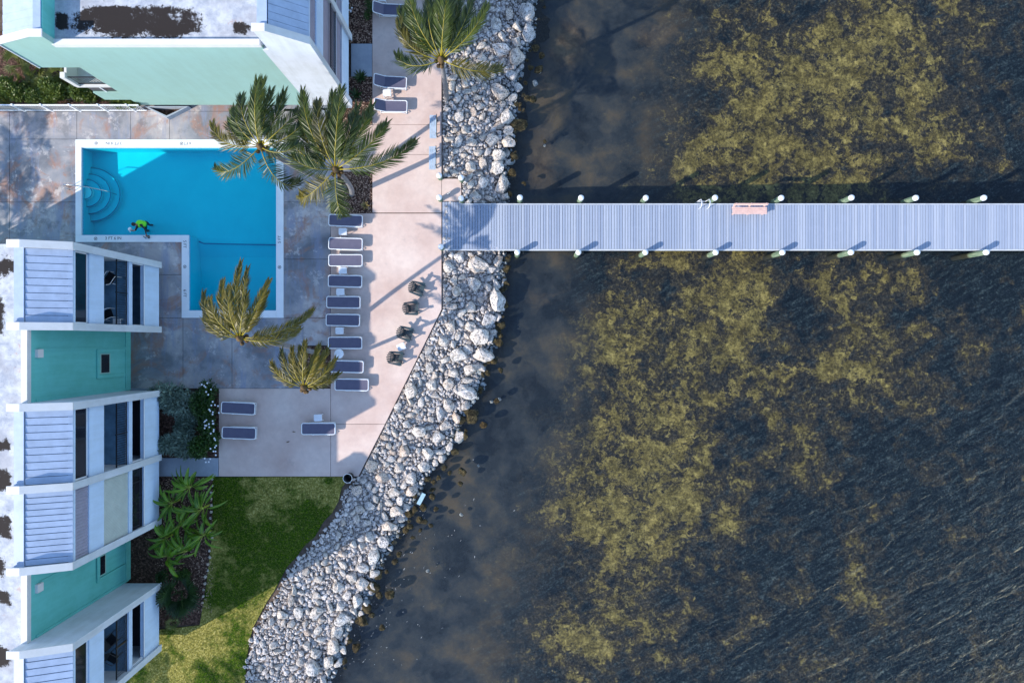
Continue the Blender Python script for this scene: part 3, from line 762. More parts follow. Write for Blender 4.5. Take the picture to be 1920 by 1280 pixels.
# ------------------------------------------------------------------ loungers
def rloop(x0, x1, y0, y1, r, z, zf=None, n=5):
    pts = []
    for cx, cy, a0 in ((x1 - r, y1 - r, 0), (x0 + r, y1 - r, pi / 2), (x0 + r, y0 + r, pi), (x1 - r, y0 + r, 3 * pi / 2)):
        for k in range(n): a = a0 + (pi / 2) * k / (n - 1); pts.append((cx + r * cos(a), cy + r * sin(a), z))
    return pts
def lounger(name, back, label):
    L = thing(name, label, 'lounger', (0, 0, 0), 0, 'sling loungers by the pool')
    W = .33; hx = -.30
    def bk(p):   # tilt the head section about the hinge
        x_, y_, z_ = p
        if x_ < hx:
            d_ = hx - x_; return (hx - d_ * cos(back), y_, z_ + d_ * sin(back))
        return p
    lp = [bk(p) for p in rloop(-.98, .98, -W, W, .11, .36)]
    extra = []
    for i_, p in enumerate(lp):
        extra.append(p); q = lp[(i_ + 1) % len(lp)]
        if (p[0] - hx) * (q[0] - hx) < 0: extra.append((hx, p[1], .36))
    MB().tube(extra, .027, 6, True).build('frame', 'resin_white', L)
    for (xa, xb, nm_) in ((-.955, hx, 'back_sling'), (hx, .955, 'seat_sling')):
        mb = MB(); mb.smooth = True; nxs = 7; nys = 5; vs_ = []
        for i_ in range(nxs):
            for j in range(nys):
                u_ = xa + (xb - xa) * i_ / (nxs - 1); v_ = -1 + 2 * j / (nys - 1)
                sag = -.02 * (1 - v_ * v_)
                en = 0.0
                if u_ < -.9 or u_ > .9: en = .05
                vs_.append(bk((u_, v_ * (W - .012 - en), .362 + sag)))
        mb.add(vs_, [(i_ * nys + j, (i_ + 1) * nys + j, (i_ + 1) * nys + j + 1, i_ * nys + j + 1) for i_ in range(nxs - 1) for j in range(nys - 1)])
        mb.build(nm_, 'sling', L)
    for s_ in (-1, 1):
        MB().tube([(-.62, s_ * .335, .02), (-.55, s_ * .345, .20), (-.30, s_ * .36, .30), (.2, s_ * .355, .24), (.62, s_ * .36, .30), (.86, s_ * .35, .20), (.92, s_ * .335, .02)], .024, 6).build('side_rail', 'resin_white', L)
        MB().box((hx, s_ * (W + .02), .37), (.07, .05, .06)).build('hinge', 'resin_white', L)
        MB().tube([(-.9 * cos(back * .9), s_ * (W - .02), .36 + (.6 * sin(back) if back > .05 else 0)), (-.6, s_ * (W - .02), .1)], .015, 5).build('back_prop', 'resin_white', L)
    for xx in (-.62, .92): MB().tube([(xx, -.335, .02), (xx, .335, .02)], .024, 6).build('foot_bar', 'resin_white', L)
    return L
LA = lounger('sun_lounger', radians(3), 'x'); LB = lounger('sun_lounger', radians(33), 'x')
LG = 'sling loungers by the pool'
spots = [  # photo centre, turn in degrees, source, label
 (648, 413.5, -2, 0, 'flat sling lounger against the mulch bed, palm frond tip hanging over it'),
 (648, 457, -1.5, 0, 'half-sunlit sling lounger next to the slatted table below the mulch bed lounger'),
 (648, 488, 0, 0, 'half-sunlit sling lounger third in the long row from the mulch bed'),
 (647, 527, -1, 0, 'sling lounger fourth in the long row from the mulch bed, fully shaded'),
 (644, 566.5, -.5, 0, 'sling lounger fifth in the long row, level with the lower green chair'),
 (643, 600, -1, 0, 'sling lounger sixth in the long row, square table on its far side'),
 (647, 642.5, 0, 0, 'sling lounger beside the round white table, on its pool-steps side'),
 (650, 687, -1.5, 0, 'sling lounger beside the round white table, on its lawn side'),
 (659.5, 721, -1, 0, 'last sling lounger of the long row, set a little out of line'),
 (446.5, 765, -3, 0, 'sling lounger beside the white flowering shrub, next to the old pool deck'),
 (448, 811.5, -2, 0, 'sling lounger beside the white flowering shrub, nearer the lawn'),
 (597, 803.5, 0, 0, 'lone sling lounger with a square table at its side on the lawn terrace'),
 (729, 18.5, -2, 1, 'lounger with raised back under the tall seawall palm'),
 (731, 154, -3, 1, 'lounger with raised back half covered by a drooping palm frond'),
 (732, 199, -1, 1, 'lounger with raised back in dappled sun beside a small square table')]
for k, (px, py, dg_, src, lb) in enumerate(spots):
    src_o = LB if src else LA
    w_ = U(px, py, .36); loc = (w_.x, w_.y, .005)
    rz = radians(dg_)
    first = (src == 0 and k == 0) or (src == 1 and k == 12)
    if first: src_o.location = loc; src_o.rotation_euler = (0, 0, rz); src_o['label'] = lb
    else: clone(src_o, loc, rz, lb, LG)
def side_table(label):
    t_ = thing('side_table', label, 'table', (0, 0, 0), 0, 'small white resin tables')
    MB().prism([(p[0], p[1]) for p in rloop(-.24, .24, -.20, .20, .06, 0)], .37, .395).build('table_top', 'resin_white', t_)
    for k in range(5): MB().box((0, -.15 + k * .075, .402), (.40, .052, .012)).build('slat', 'resin_white', t_)
    for a, b in ((-1, -1), (1, -1), (-1, 1), (1, 1)): MB().tube([(a * .19, b * .16, .37), (a * .22, b * .19, .005)], .022, 6).build('leg', 'resin_white', t_)
    return t_
tb = [(642.5, 434, 0, 'square white slatted table between the two loungers nearest the mulch bed'), (642.5, 507, 1, 'square white table in full sun between two loungers of the row'),
      (638, 547, 2, 'square white slatted table between the fourth and fifth loungers'), (636.5, 620, 0, 'square white slatted table between sixth lounger and the one by the round table'),
      (596, 783, 3, 'square white table beside the lone lounger on the lawn terrace'), (725.5, 174, 4, 'square white table between two raised-back loungers by the sea benches'),
      (716, -4, 2, 'square white table beside the lounger under the tall seawall palm'), (752, 650, 24, 'square grey-white table between the two lower dark garden chairs')]
T0 = None
for px, py, dg_, lb in tb:
    w_ = U(px, py, .4)
    if T0 is None: T0 = side_table(lb); T0.location = (w_.x, w_.y, .005)
    else: clone(T0, (w_.x, w_.y, .005), radians(dg_), lb)
rt = thing('round_table', 'round white table between two loungers of the long row', 'table', U(635.5, 663, .4) - Vector((0, 0, .395)))
MB().lathe([(0, .37), (.27, .37), (.28, .385), (.27, .40), (0, .405)], n=28).build('table_top', 'resin_white', rt)
MB().lathe([(.05, .37), (.045, .1), (.16, .02), (.16, .0)], n=14).build('pedestal', 'resin_white', rt)

# dark garden chairs facing the sea (front toward +X)
def garden_chair(label):
    c = thing('garden_chair', label, 'chair', (0, 0, 0), 0, 'dark slatted garden chairs facing the sea')
    for k in range(6):   # seat slats, dipping toward the back
        xx = .34 - k * .085; MB().box((xx, 0, .37 - k * .022), (.075, .52 - .012 * k, .022), mat=Matrix.Rotation(-.26, 4, 'Y')).build('seat_slat', 'chair_dark', c)
    for k in range(7):   # fan back
        a = (k - 3) * .072; hgt = .78 - .035 * abs(k - 3) ** 1.5
        base = Vector((-.14, (k - 3) * .062, .22)); tilt = radians(26)
        d = Vector((-sin(tilt), sin(a), cos(tilt))).normalized()
        side = Vector((0, 1, 0)); nrm = d.cross(side).normalized(); side = nrm.cross(d) * .032
        p0, p1 = base, base + d * hgt
        m_ = MB(); th = nrm * .012
        v8 = [p0 - side - th, p0 + side - th, p0 + side + th, p0 - side + th, p1 - side * 1.12 - th, p1 + side * 1.12 - th, p1 + side * 1.12 + th, p1 - side * 1.12 + th]
        m_.add(v8, [(0, 3, 2, 1), (4, 5, 6, 7), (0, 1, 5, 4), (1, 2, 6, 5), (2, 3, 7, 6), (3, 0, 4, 7)]); m_.build('back_slat', 'chair_dark', c)
    MB().box((-.30, 0, .56), (.03, .62, .06)).build('back_rail', 'chair_dark', c)
    for s_ in (-1, 1):
        MB().prism([(.38, s_ * .25), (.40, s_ * .40), (.30, s_ * .43), (-.36, s_ * .36), (-.38, s_ * .30), (.0, s_ * .29)], .555, .58).build('armrest', 'chair_dark', c)
        MB().box((.32, s_ * .31, .28), (.09, .03, .55)).build('leg', 'chair_dark', c)
        MB().box((-.02, s_ * .275, .22), (.92, .028, .10), mat=Matrix.Rotation(.30, 4, 'Y')).build('stringer', 'chair_dark', c)
    return c
ch_ = [(783, 541, -17, 'dark green slatted garden chair turned slightly, farthest from the side table'), (772, 578, 3, 'dark green slatted garden chair facing straight out to sea'),
       (761, 625, -17, 'dark green slatted garden chair just above the small square table'), (743, 671, -8, 'dark green slatted garden chair nearest the diagonal patio edge')]
C0 = None
for px, py, dg_, lb in ch_:
    w_ = U(px, py, .4)
    if C0 is None: C0 = garden_chair(lb); C0.location = (w_.x, w_.y, .02); C0.rotation_euler = (0, 0, radians(dg_))
    else: clone(C0, (w_.x, w_.y, .02), radians(dg_), lb)

# litter bin at the corner of the terrace
bn = thing('litter_bin', 'black round bin with pale liner rim at the terrace corner', 'bin', G(657, 892, -.02), .5)
MB().lathe([(.20, 0), (.27, .72), (.245, .72), (.19, .08), (0, .08)], n=20).build('drum', 'bin_black', bn)
MB().tube([(.265 * cos(2 * pi * k / 20), .265 * sin(2 * pi * k / 20), .725) for k in range(20)], .014, 6, True).build('rim', 'frame_white', bn)
# stray board among the rocks
sb = MB().box((0, 0, 0), (.24, .78, .05), mat=Matrix.Rotation(radians(-28), 4, 'Z') @ Matrix.Rotation(.15, 4, 'X')).build('stray_board', 'board_blue', label='faded blue board wedged among the wet rocks at the waterline', cat='board', loc=G(788, 938, -.42))
# ------------------------------------------------------------------ buildings
ROOF_Z = 8.45
def grid_roof(name, root, x0, x1, y0, y1, z, stains, step=10):
    """roof sheet in patio pixels with a mildew map given in photo pixels"""
    mb = MB(); xs = []; v = x0
    while v < x1: xs.append(v); v += step
    xs.append(x1); ys_ = []; v = y0
    while v < y1: ys_.append(v); v += step
    ys_.append(y1); st = []; f = 1 - z / H
    for y in ys_:
        for x in xs:
            mb.v.append(tuple(G(x, y, z)))
            ix, iy = 960 + (x - 960) / f, 640 + (y - 640) / f
            s_ = 0
            for (a, b, rx, ry) in stains:
                s_ = max(s_, min(1, 1.6 - .75 * (abs((ix - a) / rx) ** 3 + abs((iy - b) / ry) ** 3)))
            st.append(max(-.6, s_) if s_ > 0 else 0.0)
    nx = len(xs)
    for i in range(len(ys_) - 1):
        for k in range(nx - 1): mb.f.append((i * nx + k, (i + 1) * nx + k, (i + 1) * nx + k + 1, i * nx + k + 1)); mb.mi.append(0); mb.sm.append(False)
    me = mb.mesh(name, 'roof_membrane'); a_ = me.attributes.new('stain', 'FLOAT', 'POINT'); a_.data.foreach_set('value', st)
    return part(root, name, me)
def part(root, name, me, parent=None):
    """mesh given in world coordinates, hung on a thing (or on a part of it)"""
    o = obj(name, me, parent if parent is not None else root)
    if parent is None: o.location = -root.location
    return o
def pm_(root, name, mb, mat, parent=None): return part(root, name, mb.mesh(name, mat), parent)

def fin(root, F, yc, dr, ridge, eave, sx=1, th=.26, base=.7, mat='fin_white', deep=3.2):
    x = lambda d: F - sx * d
    prof = [(x(-.10), base), (x(-.10), eave + .10), (x(dr), ridge + .22), (x(dr + .55), ridge + .22), (x(dr + .55), ROOF_Z - .3), (x(deep), ROOF_Z - .3), (x(deep), base)]
    mb = MB(); mb.extrude_y(prof, yc - th / 2, yc + th / 2); f_ = pm_(root, 'fin_wall', mb, mat)
    pts = [(x(-.16), eave + .10), (x(dr), ridge + .225), (x(dr + .60), ridge + .225)]
    mb = MB()
    for (xa, za), (xb, zb) in zip(pts, pts[1:]):
        w_ = th / 2 + .05
        mb.add([(xa, yc - w_, za), (xb, yc - w_, zb), (xb, yc + w_, zb), (xa, yc + w_, za), (xa, yc - w_, za + .07), (xb, yc - w_, zb + .07), (xb, yc + w_, zb + .07), (xa, yc + w_, za + .07)],
               [(0, 3, 2, 1), (4, 5, 6, 7), (0, 1, 5, 4), (2, 3, 7, 6), (1, 2, 6, 5), (3, 0, 4, 7)])
    pm_(root, 'fin_cap', mb, 'cap_white', f_)
    mb = MB(); xa, xb = sorted((x(-.10), x(-.16)))
    mb.bb(xa, xb, yc - th / 2 - .05, yc + th / 2 + .05, base, eave + .10); pm_(root, 'edge_trim', mb, 'fin_white', f_)

def corrugated(x0, ya, yb, z0, z1, amp, per, sx):
    mb = MB(); n_ = int(abs(yb - ya) / per) * 4; vs_ = []
    for i in range(n_ + 1):
        y = ya + (yb - ya) * i / n_; o = (amp, 0, -amp, 0)[i % 4]
        vs_ += [(x0 + sx * o, y, z0), (x0 + sx * o, y, z1)]
    mb.add(vs_, [(2 * i, 2 * i + 2, 2 * i + 3, 2 * i + 1) for i in range(n_)]); return mb

def unit(root, F, yn, ys_, dr, ridge, eave, style, sx=1, wall='white_stucco_shaded', boards=10):
    """one bay between two fin walls: yn and ys_ are the faces of the fins"""
    x = lambda d: F - sx * d
    def bx(d0, d1, z0, z1, ya=yn, yb=ys_):
        xa, xb = sorted((x(d0), x(d1))); return MB().bb(xa, xb, yb, ya, z0, z1)
    g = .004
    pm_(root, 'base_wall', bx(0, .2, .7, 2.35), wall); pm_(root, 'floor_beam', bx(.002, .2, 3.5, 3.84), wall)
    pm_(root, 'parapet_wall', bx(0, .2, 6.08, 7.28), wall); pm_(root, 'lintel', bx(0, .2, 8.34, eave), wall)
    pm_(root, 'corner_trim', bx(-.02, -.002, 2.30, 2.38), 'frame_white')
    pm_(root, 'balcony_floor', bx(.2, 3.0, 3.70, 3.80), 'balcony_tile'); pm_(root, 'ground_floor', bx(.2, 3.0, .72, .80), 'balcony_tile' if style != 'dark' else 'dark_wall')
    pm_(root, 'loft_floor', bx(.2, 3.0, 6.9, 7.05), 'balcony_wall')
    # rear walls with glass
    for (d, z0, z1, nm_) in ((2.0, 3.80, 6.9, 'glass_door'), (1.7, .8, 3.7, 'glass_door'), (1.4, 7.05, 8.6, 'loft_window')):
        w_ = pm_(root, nm_, bx(d, d + .08, z0, z1), 'dark_glass')
        m_ = MB()
        for q in (0, .5, 1):
            yy = yn + (ys_ - yn) * q * .985 - .03; xa, xb = sorted((x(d - .03), x(d - .002))); m_.bb(xa, xb, yy - .03, yy + .03, z0, z1)
        pm_(root, 'door_frame', m_, 'frame_white', w_)
    # window frame in the loft opening
    if style in ('open', 'dark'):
        m_ = MB(); zz = (7.30, 8.32)
        xa, xb = sorted((x(.08), x(.14)))
        m_.bb(xa, xb, ys_ + .02, yn - .02, zz[0], zz[0] + .07); m_.bb(xa, xb, ys_ + .02, yn - .02, zz[1] - .07, zz[1])
        m_.bb(xa, xb, ys_ + .02, ys_ + .1, *zz); m_.bb(xa, xb, yn - .1, yn - .02, *zz)
        fr = pm_(root, 'loft_frame', m_, 'frame_white')
        pm_(root, 'pane', bx(.10, .115, 7.37, 8.25, yn - .1, ys_ + .1), 'dark_glass', fr)
        # balustrade
        m_ = MB(); xa, xb = sorted((x(.07), x(.12)))
        m_.bb(xa, xb, ys_ + .01, yn - .01, 4.80, 4.86); m_.bb(xa, xb, ys_ + .01, yn - .01, 3.90, 3.94)
        rl = pm_(root, 'railing', m_, 'dark_metal')
        m_ = MB(); yy = ys_ + .12; xm = x(.095)
        while yy < yn - .05: m_.bb(xm - .011, xm + .011, yy - .011, yy + .011, 3.94, 4.80); yy += .125
        o_ = pm_(root, 'baluster', m_, 'dark_metal', rl); o_['kind'] = 'stuff'
        pm_(root, 'post', MB().bb(xm - .03, xm + .03, (yn + ys_) / 2 - .03, (yn + ys_) / 2 + .03, 3.86, 4.9), 'dark_metal', rl)
        m_ = MB(); xa, xb = sorted((x(.06), x(.16)))
        pm_(root, 'window_jamb', MB().bb(xa, xb, ys_ + .01, ys_ + .09, 2.36, 3.49), 'frame_white'); pm_(root, 'window_jamb', MB().bb(xa, xb, yn - .09, yn - .01, 2.36, 3.49), 'frame_white')
    else:
        sm_ = 'shutter_grey'
        pm_(root, 'shutter', corrugated(x(.06), ys_ + .03, yn - .03, 7.29, 8.33, .02, .16, sx), 'shutter_grey')
        m2 = 'shutter_beige' if style == 'beige' else 'shutter_grey'
        pm_(root, 'shutter', corrugated(x(.05), ys_ + .03, yn - .03, 3.85, 6.07, .012, .075, sx), m2)
        if style == 'beige':
            m_ = MB(); xa, xb = sorted((x(.08), x(.14))); Ly = (yn - ys_)
            for q in range(5): yy = ys_ + Ly * q / 4; m_.bb(xa, xb, max(ys_, yy - .04), min(yn, yy + .04), 2.36, 3.49)
            m_.bb(xa, xb, ys_, yn, 2.36, 2.44); m_.bb(xa, xb, ys_, yn, 3.41, 3.49)
            fr = pm_(root, 'window_frame', m_, 'dark_metal')
            for q in range(4): pm_(root, 'pane', bx(.10, .112, 2.44, 3.41, ys_ + Ly * (q + 1) / 4 - .04, ys_ + Ly * q / 4 + .04), 'dark_glass', fr)
        else:
            pm_(root, 'shutter', corrugated(x(.05), ys_ + .03, yn - .03, 2.36, 3.49, .02, .14, sx), 'shutter_grey')
            m_ = MB(); xa, xb = sorted((x(-.08), x(-.03)))
            m_.bb(xa, xb, ys_ + .01, yn - .01, 4.80, 4.88); m_.bb(xa, xb, ys_ + .01, yn - .01, 3.90, 3.96)
            rl = pm_(root, 'railing', m_, 'dark_metal')
            m_ = MB(); yy = ys_ + .12; xm = x(-.055)
            while yy < yn - .05: m_.bb(xm - .012, xm + .012, yy - .012, yy + .012, 3.96, 4.80); yy += .15
            o_ = pm_(root, 'baluster', m_, 'dark_metal', rl); o_['kind'] = 'stuff'
    # sloping roof of wide boards
    zr, ze = ridge - .04, eave + .005
    dk = MB(); dk.add([(x(.0), ys_, ze - .06), (x(.0), yn, ze - .06), (x(dr + .1), yn, zr - .06), (x(dr + .1), ys_, zr - .06)], [(0, 1, 2, 3)])
    rf = pm_(root, 'sloped_roof', dk, 'dark_wall')
    bw_ = (yn - ys_ - .06) / boards
    for k in range(boards):
        ya = ys_ + .03 + k * bw_ + .011; yb = ya + bw_ - .022
        lo, hi = 0.0, .022     # each board laps over the next one
        xa, xb = x(-.06), x(dr - .04)
        za, zb = ze - .02, zr
        vs_ = [(xa, ya, za - .03), (xb, ya, zb - .03), (xb, yb, zb - .03), (xa, yb, za - .03), (xa, ya, za + lo), (xb, ya, zb + lo), (xb, yb, zb + hi), (xa, yb, za + hi)]
        m_ = MB(); m_.add(vs_, [(0, 3, 2, 1), (4, 5, 6, 7), (0, 1, 5, 4), (2, 3, 7, 6), (1, 2, 6, 5), (3, 0, 4, 7)])
        pm_(root, 'roof_board', m_, 'siding', rf)
    pm_(root, 'ridge_box', bx(dr, dr + .45, ROOF_Z - .2, ridge + .02), 'siding')

# --- building beside the pool
lb_root = thing('apartment_building', 'mint green apartment block with white fin walls and balconies beside the pool', 'building', G(100, 850, 0))
F1 = X(309.6)
f_y = [499.5, 618, 735, 853, 970, 1089, 1203]
th = .26
for k, yy in enumerate(f_y): fin(lb_root, F1, Y(yy), 1.75, 9.3, 8.62)
st_y = {0: 'open', 2: 'dark', 3: 'beige', 5: 'dark'}
for k, sty in st_y.items():
    unit(lb_root, F1, Y(f_y[k]) - th / 2 - .002, Y(f_y[k + 1]) + th / 2 + .002, 1.75, 9.3, 8.62, sty, boards=10 if k != 3 else 12)
mb = MB(); mb.bb(X(-100), X(212), Y(1207), Y(495.5), 0.0, ROOF_Z - .05); pm_(lb_root, 'main_wall', mb, 'green_stucco')
grid_roof('flat_roof', lb_root, -100, 246, 495.5, 1207, ROOF_Z, [(10, 502, 18, 16), (-6, 590, 14, 30), (8, 835, 9, 10), (6, 900, 11, 15), (8, 985, 9, 20), (2, 1060, 9, 16), (8, 1118, 9, 10), (4, 1230, 9, 16)])
for a, b, nm_ in ((618, 735, 0), (970, 1089, 1)):
    ya, yb = Y(a) - th / 2 - .002, Y(b) + th / 2 + .002; ww = X(245)
    w_ = pm_(lb_root, 'recessed_wall', MB().bb(X(213), ww, yb, ya, 0.0, ROOF_Z - .004), 'green_stucco')
    pm_(lb_root, 'parapet', MB().bb(X(237), ww + .03, yb, ya, ROOF_Z - .002, 8.72), 'cap_white')
    Lw = ya - yb
    # raised panel lines, scupper, small window
    pm_(lb_root, 'wall_trim', MB().bb(ww, ww + .035, ya - Lw * .30, ya - Lw * .255, .5, 7.9), 'green_stucco', w_)
    pm_(lb_root, 'wall_trim', MB().bb(ww, ww + .05, yb, yb + .14, .3, 8.1), 'green_stucco', w_)
    pm_(lb_root, 'wall_trim', MB().bb(ww, ww + .04, yb + .15, ya - .02, .45, .58), 'green_stucco', w_)
    yc = ya - Lw * .33
    sc_ = pm_(lb_root, 'scupper', MB().bb(ww, ww + .14, yc - .20, yc + .20, 7.75, 8.15), 'cap_white', w_)
    pm_(lb_root, 'scupper_hole', MB().bb(ww + .02, ww + .145, yc - .13, yc + .13, 7.85, 8.153), 'dark_wall', sc_) if False else None
    yc = ya - Lw * (.52 if nm_ == 0 else .50)
    z0, z1 = (2.2, 2.95) if nm_ == 0 else (2.6, 3.3)
    m_ = MB()
    m_.bb(ww, ww + .09, yc + .62, yc + .80, .7, 3.4); m_.bb(ww, ww + .09, yc - .80, yc - .62, .7, 3.4); m_.bb(ww, ww + .09, yc - .619, yc + .619, 3.15, 3.4)
    pm_(lb_root, 'wall_panel', m_, 'green_stucco', w_)
    wi = pm_(lb_root, 'small_window', MB().bb(ww + .002, ww + .03, yc - .56, yc + .56, z0 - .1, z1 + .1), 'green_stucco_pale', w_)
    pm_(lb_root, 'window_pane', MB().bb(ww + .03, ww + .036, yc - .50, yc + .50, z0, z1), 'dark_glass')
# things on the balconies
def balcony_chair(label, loc, rz, fr='frame_white', st='wetsuit'):
    c = thing('balcony_chair', label, 'chair', loc, rz, 'chairs on the balconies')
    MB().prism([(-.24, -.24), (.24, -.24), (.24, .24), (-.24, .24)], .40, .44).build('seat', st, c)
    MB().box((-.27, 0, .70), (.04, .48, .46), mat=Matrix.Rotation(-.22, 4, 'Y')).build('backrest', st, c)
    for a in (-1, 1):
        MB().tube([(.22, a * .26, 0), (.2, a * .26, .62), (-.28, a * .26, .64), (-.34, a * .26, .92)], .02, 6).build('arm_frame', fr, c)
        MB().tube([(-.26, a * .24, 0), (-.22, a * .25, .42)], .02, 6).build('leg', fr, c)
def at_b(k, q, d): return (F1 - d, Y(f_y[k]) + (Y(f_y[k + 1]) - Y(f_y[k])) * q, 3.80)
balcony_chair('white framed folding chair on the balcony facing the pool steps', at_b(0, .28, .75), 1.0)
balcony_chair('white framed dark chair beside the low table on the poolside balcony', at_b(0, .80, .9), .4)
tb_ = thing('balcony_table', 'low white table at the end of the poolside balcony', 'table', at_b(0, .9, .42))
MB().prism([(-.2, -.15), (.2, -.15), (.2, .15), (-.2, .15)], .42, .46).build('table_top', 'resin_white', tb_)
for a, b in ((-1, -1), (1, -1), (-1, 1), (1, 1)): MB().tube([(a * .16, b * .11, .42), (a * .18, b * .13, 0)], .018, 5).build('leg', 'resin_white', tb_)
balcony_chair('black chair on the balcony above the lawn end of the block', at_b(5, .45, .7), .8, 'dark_metal', 'wetsuit')
balcony_chair('black reclining chair by the rail above the lawn', at_b(5, .72, .65), -.5, 'dark_metal', 'wetsuit')

# --- building north of the pool
tr = thing('sea_apartment_building', 'pale green apartment block with stained flat white roof and louvred sea front', 'building', G(430, 20, 0))
F2 = X(659); yw = Y(202.4)
for yy, mt in ((199.5, 'fin_white'), (78, 'fin_white'), (-44, 'fin_white')):
    fin(tr, F2, Y(yy), 1.46, 9.95, 8.7, 1, .26, .5, mt, 2.3)
for a, b in ((78, 199.5), (-44, 78)):
    unit(tr, F2, Y(a) - .132, Y(b) + .132, 1.46, 9.95, 8.7, 'grey')
mb = MB(); mb.bb(X(269), X(563), yw, Y(-500), .5, ROOF_Z - .05); pm_(tr, 'south_wall', mb, 'green_stucco_pale')
mb = MB(); mb.bb(X(563), X(588), yw, Y(-500), .5, ROOF_Z - .055); pm_(tr, 'south_wall', mb, 'green_stucco_pale')
mb = MB(); mb.bb(X(275), X(600), yw + .6, Y(-480), 0.0, .495); pm_(tr, 'foundation', mb, 'dark_wall')
grid_roof('flat_roof', tr, 279, 612, -500, 200, ROOF_Z, [(258, 41, 105, 26), (114, 40, 9, 13), (452, 52, 12, 8), (180, -80, 60, 30)], 8)
pm_(tr, 'parapet', MB().bb(X(282), X(588), yw - .03, yw + .24, ROOF_Z - .045, 8.72), 'cap_white')
# west end: raised roof, overhanging upper storey, balcony below it
fin(tr, X(209), yw + .128, 1.87, 9.33, 8.62, -1, .252, 5.97, 'green_stucco_pale', 2.0)
dk = MB(); Lb = 11
rf = pm_(tr, 'sloped_roof', MB().add([(X(209), yw + .26, 8.55), (X(268), yw + .26, 9.2), (X(268), Y(60), 9.2), (X(209), Y(60), 8.55)], [(0, 1, 2, 3)]) or dk, 'dark_wall')
bwid = (Y(60) - yw - .3) / 11
for k in range(11):
    ya = yw + .27 + k * bwid; m_ = MB()
    m_.add([(X(207), ya + .008, 8.58), (X(267), ya + .008, 9.25), (X(267), ya + bwid - .008, 9.27), (X(207), ya + bwid - .008, 8.60)], [(0, 1, 2, 3)])
    pm_(tr, 'roof_board', m_, 'siding', rf)
pm_(tr, 'ridge_box', MB().bb(X(268), X(279), yw + .26, Y(60), ROOF_Z - .2, 9.34), 'siding')
pm_(tr, 'inner_wall', MB().bb(X(279) + .002, X(281), yw + .01, Y(60), ROOF_Z - .2, 9.30), 'green_stucco')
pm_(tr, 'overhang', MB().bb(X(212), X(269), yw + .26, Y(60), 5.97, 8.5), 'green_stucco_pale')
pm_(tr, 'lower_wall', MB().bb(X(221), X(269), yw + .02, yw + .2, 1.3, 2.4), 'green_stucco_pale')
pm_(tr, 'lower_window', MB().bb(X(222), X(269), yw + .1, yw + .14, 2.4, 3.18), 'dark_glass')
pm_(tr, 'window_mullion', MB().bb(X(244), X(246), yw + .06, yw + .1, 2.4, 3.18), 'frame_white')
pm_(tr, 'balcony_slab', MB().bb(X(209), X(269), yw + .02, Y(60), 3.19, 3.36), 'cap_white')
pm_(tr, 'balcony_post', MB().bb(X(209), X(217), yw + .0, yw + .3, 3.37, 4.64), 'cap_white')
pm_(tr, 'balcony_side', MB().bb(X(209), X(213), yw + .3, Y(60), 3.37, 4.3), 'cap_white')
m_ = MB(); m_.bb(X(217), X(268.8), yw + .1, yw + .15, 4.35, 4.42); m_.bb(X(217), X(268.8), yw + .1, yw + .15, 3.46, 3.5)
rl = pm_(tr, 'railing', m_, 'dark_metal'); m_ = MB(); q = X(219)
while q < X(268): m_.bb(q, q + .03, yw + .115, yw + .14, 3.5, 4.35); q += .16
o_ = pm_(tr, 'baluster', m_, 'dark_metal', rl); o_['kind'] = 'stuff'
# wedge-shaped planters against the wall
def planter(pts, label):
    c = G(pts[2][0], pts[2][1]); t_ = thing('wedge_planter', label, 'planter', (c.x, c.y, 0), 0, 'wedge planters below the green wall')
    pp = [(X(a) - c.x, Y(b) - c.y) for a, b in pts]
    inn = inset(pp, .10); n_ = len(pp); mb = MB()
    for i in range(n_):
        j = (i + 1) % n_; A, B, C_, D = pp[i], pp[j], inn[j], inn[i]
        mb.add([(*A, 0), (*B, 0), (*C_, 0), (*D, 0), (*A, .42), (*B, .42), (*C_, .42), (*D, .42)], [(0, 3, 2, 1), (4, 5, 6, 7), (0, 1, 5, 4), (2, 3, 7, 6), (1, 2, 6, 5), (3, 0, 4, 7)])
    mb.build('box', 'path_concrete', t_)
    MB().prism(inset(pp, .105), .005, .05).build('soil', 'mulch', t_)
planter([(278, 204), (360, 204), (319, 225)], 'wedge-shaped concrete planter below the green wall, nearest the white fence')
planter([(478, 204), (528, 204), (494, 222)], 'wedge-shaped concrete planter below the green wall, half hidden by a palm')
planter([(592, 204), (632, 204), (612, 216)], 'wedge-shaped concrete planter under the white end wall')
# white fence
fe = thing('white_fence', 'white picket fence between the hedge and the pool deck', 'fence', G(130, 209))
xa, xb = X(-160), X(278); yf = Y(209)
for z in (1.06, .16): pm_(fe, 'rail', MB().bb(xa, xb, yf - .03, yf + .03, z - .03, z + .05), 'frame_white')
q = xa
while q <= xb: pm_(fe, 'post', MB().bb(q - .05, q + .05, yf - .05, yf + .05, 0, 1.16), 'frame_white'); q += 52 / S
m_ = MB(); q = xa + .1
while q < xb: m_.bb(q - .014, q + .014, yf - .012, yf + .012, .2, 1.04); q += .14
o_ = pm_(fe, 'picket', m_, 'frame_white'); o_['kind'] = 'stuff'
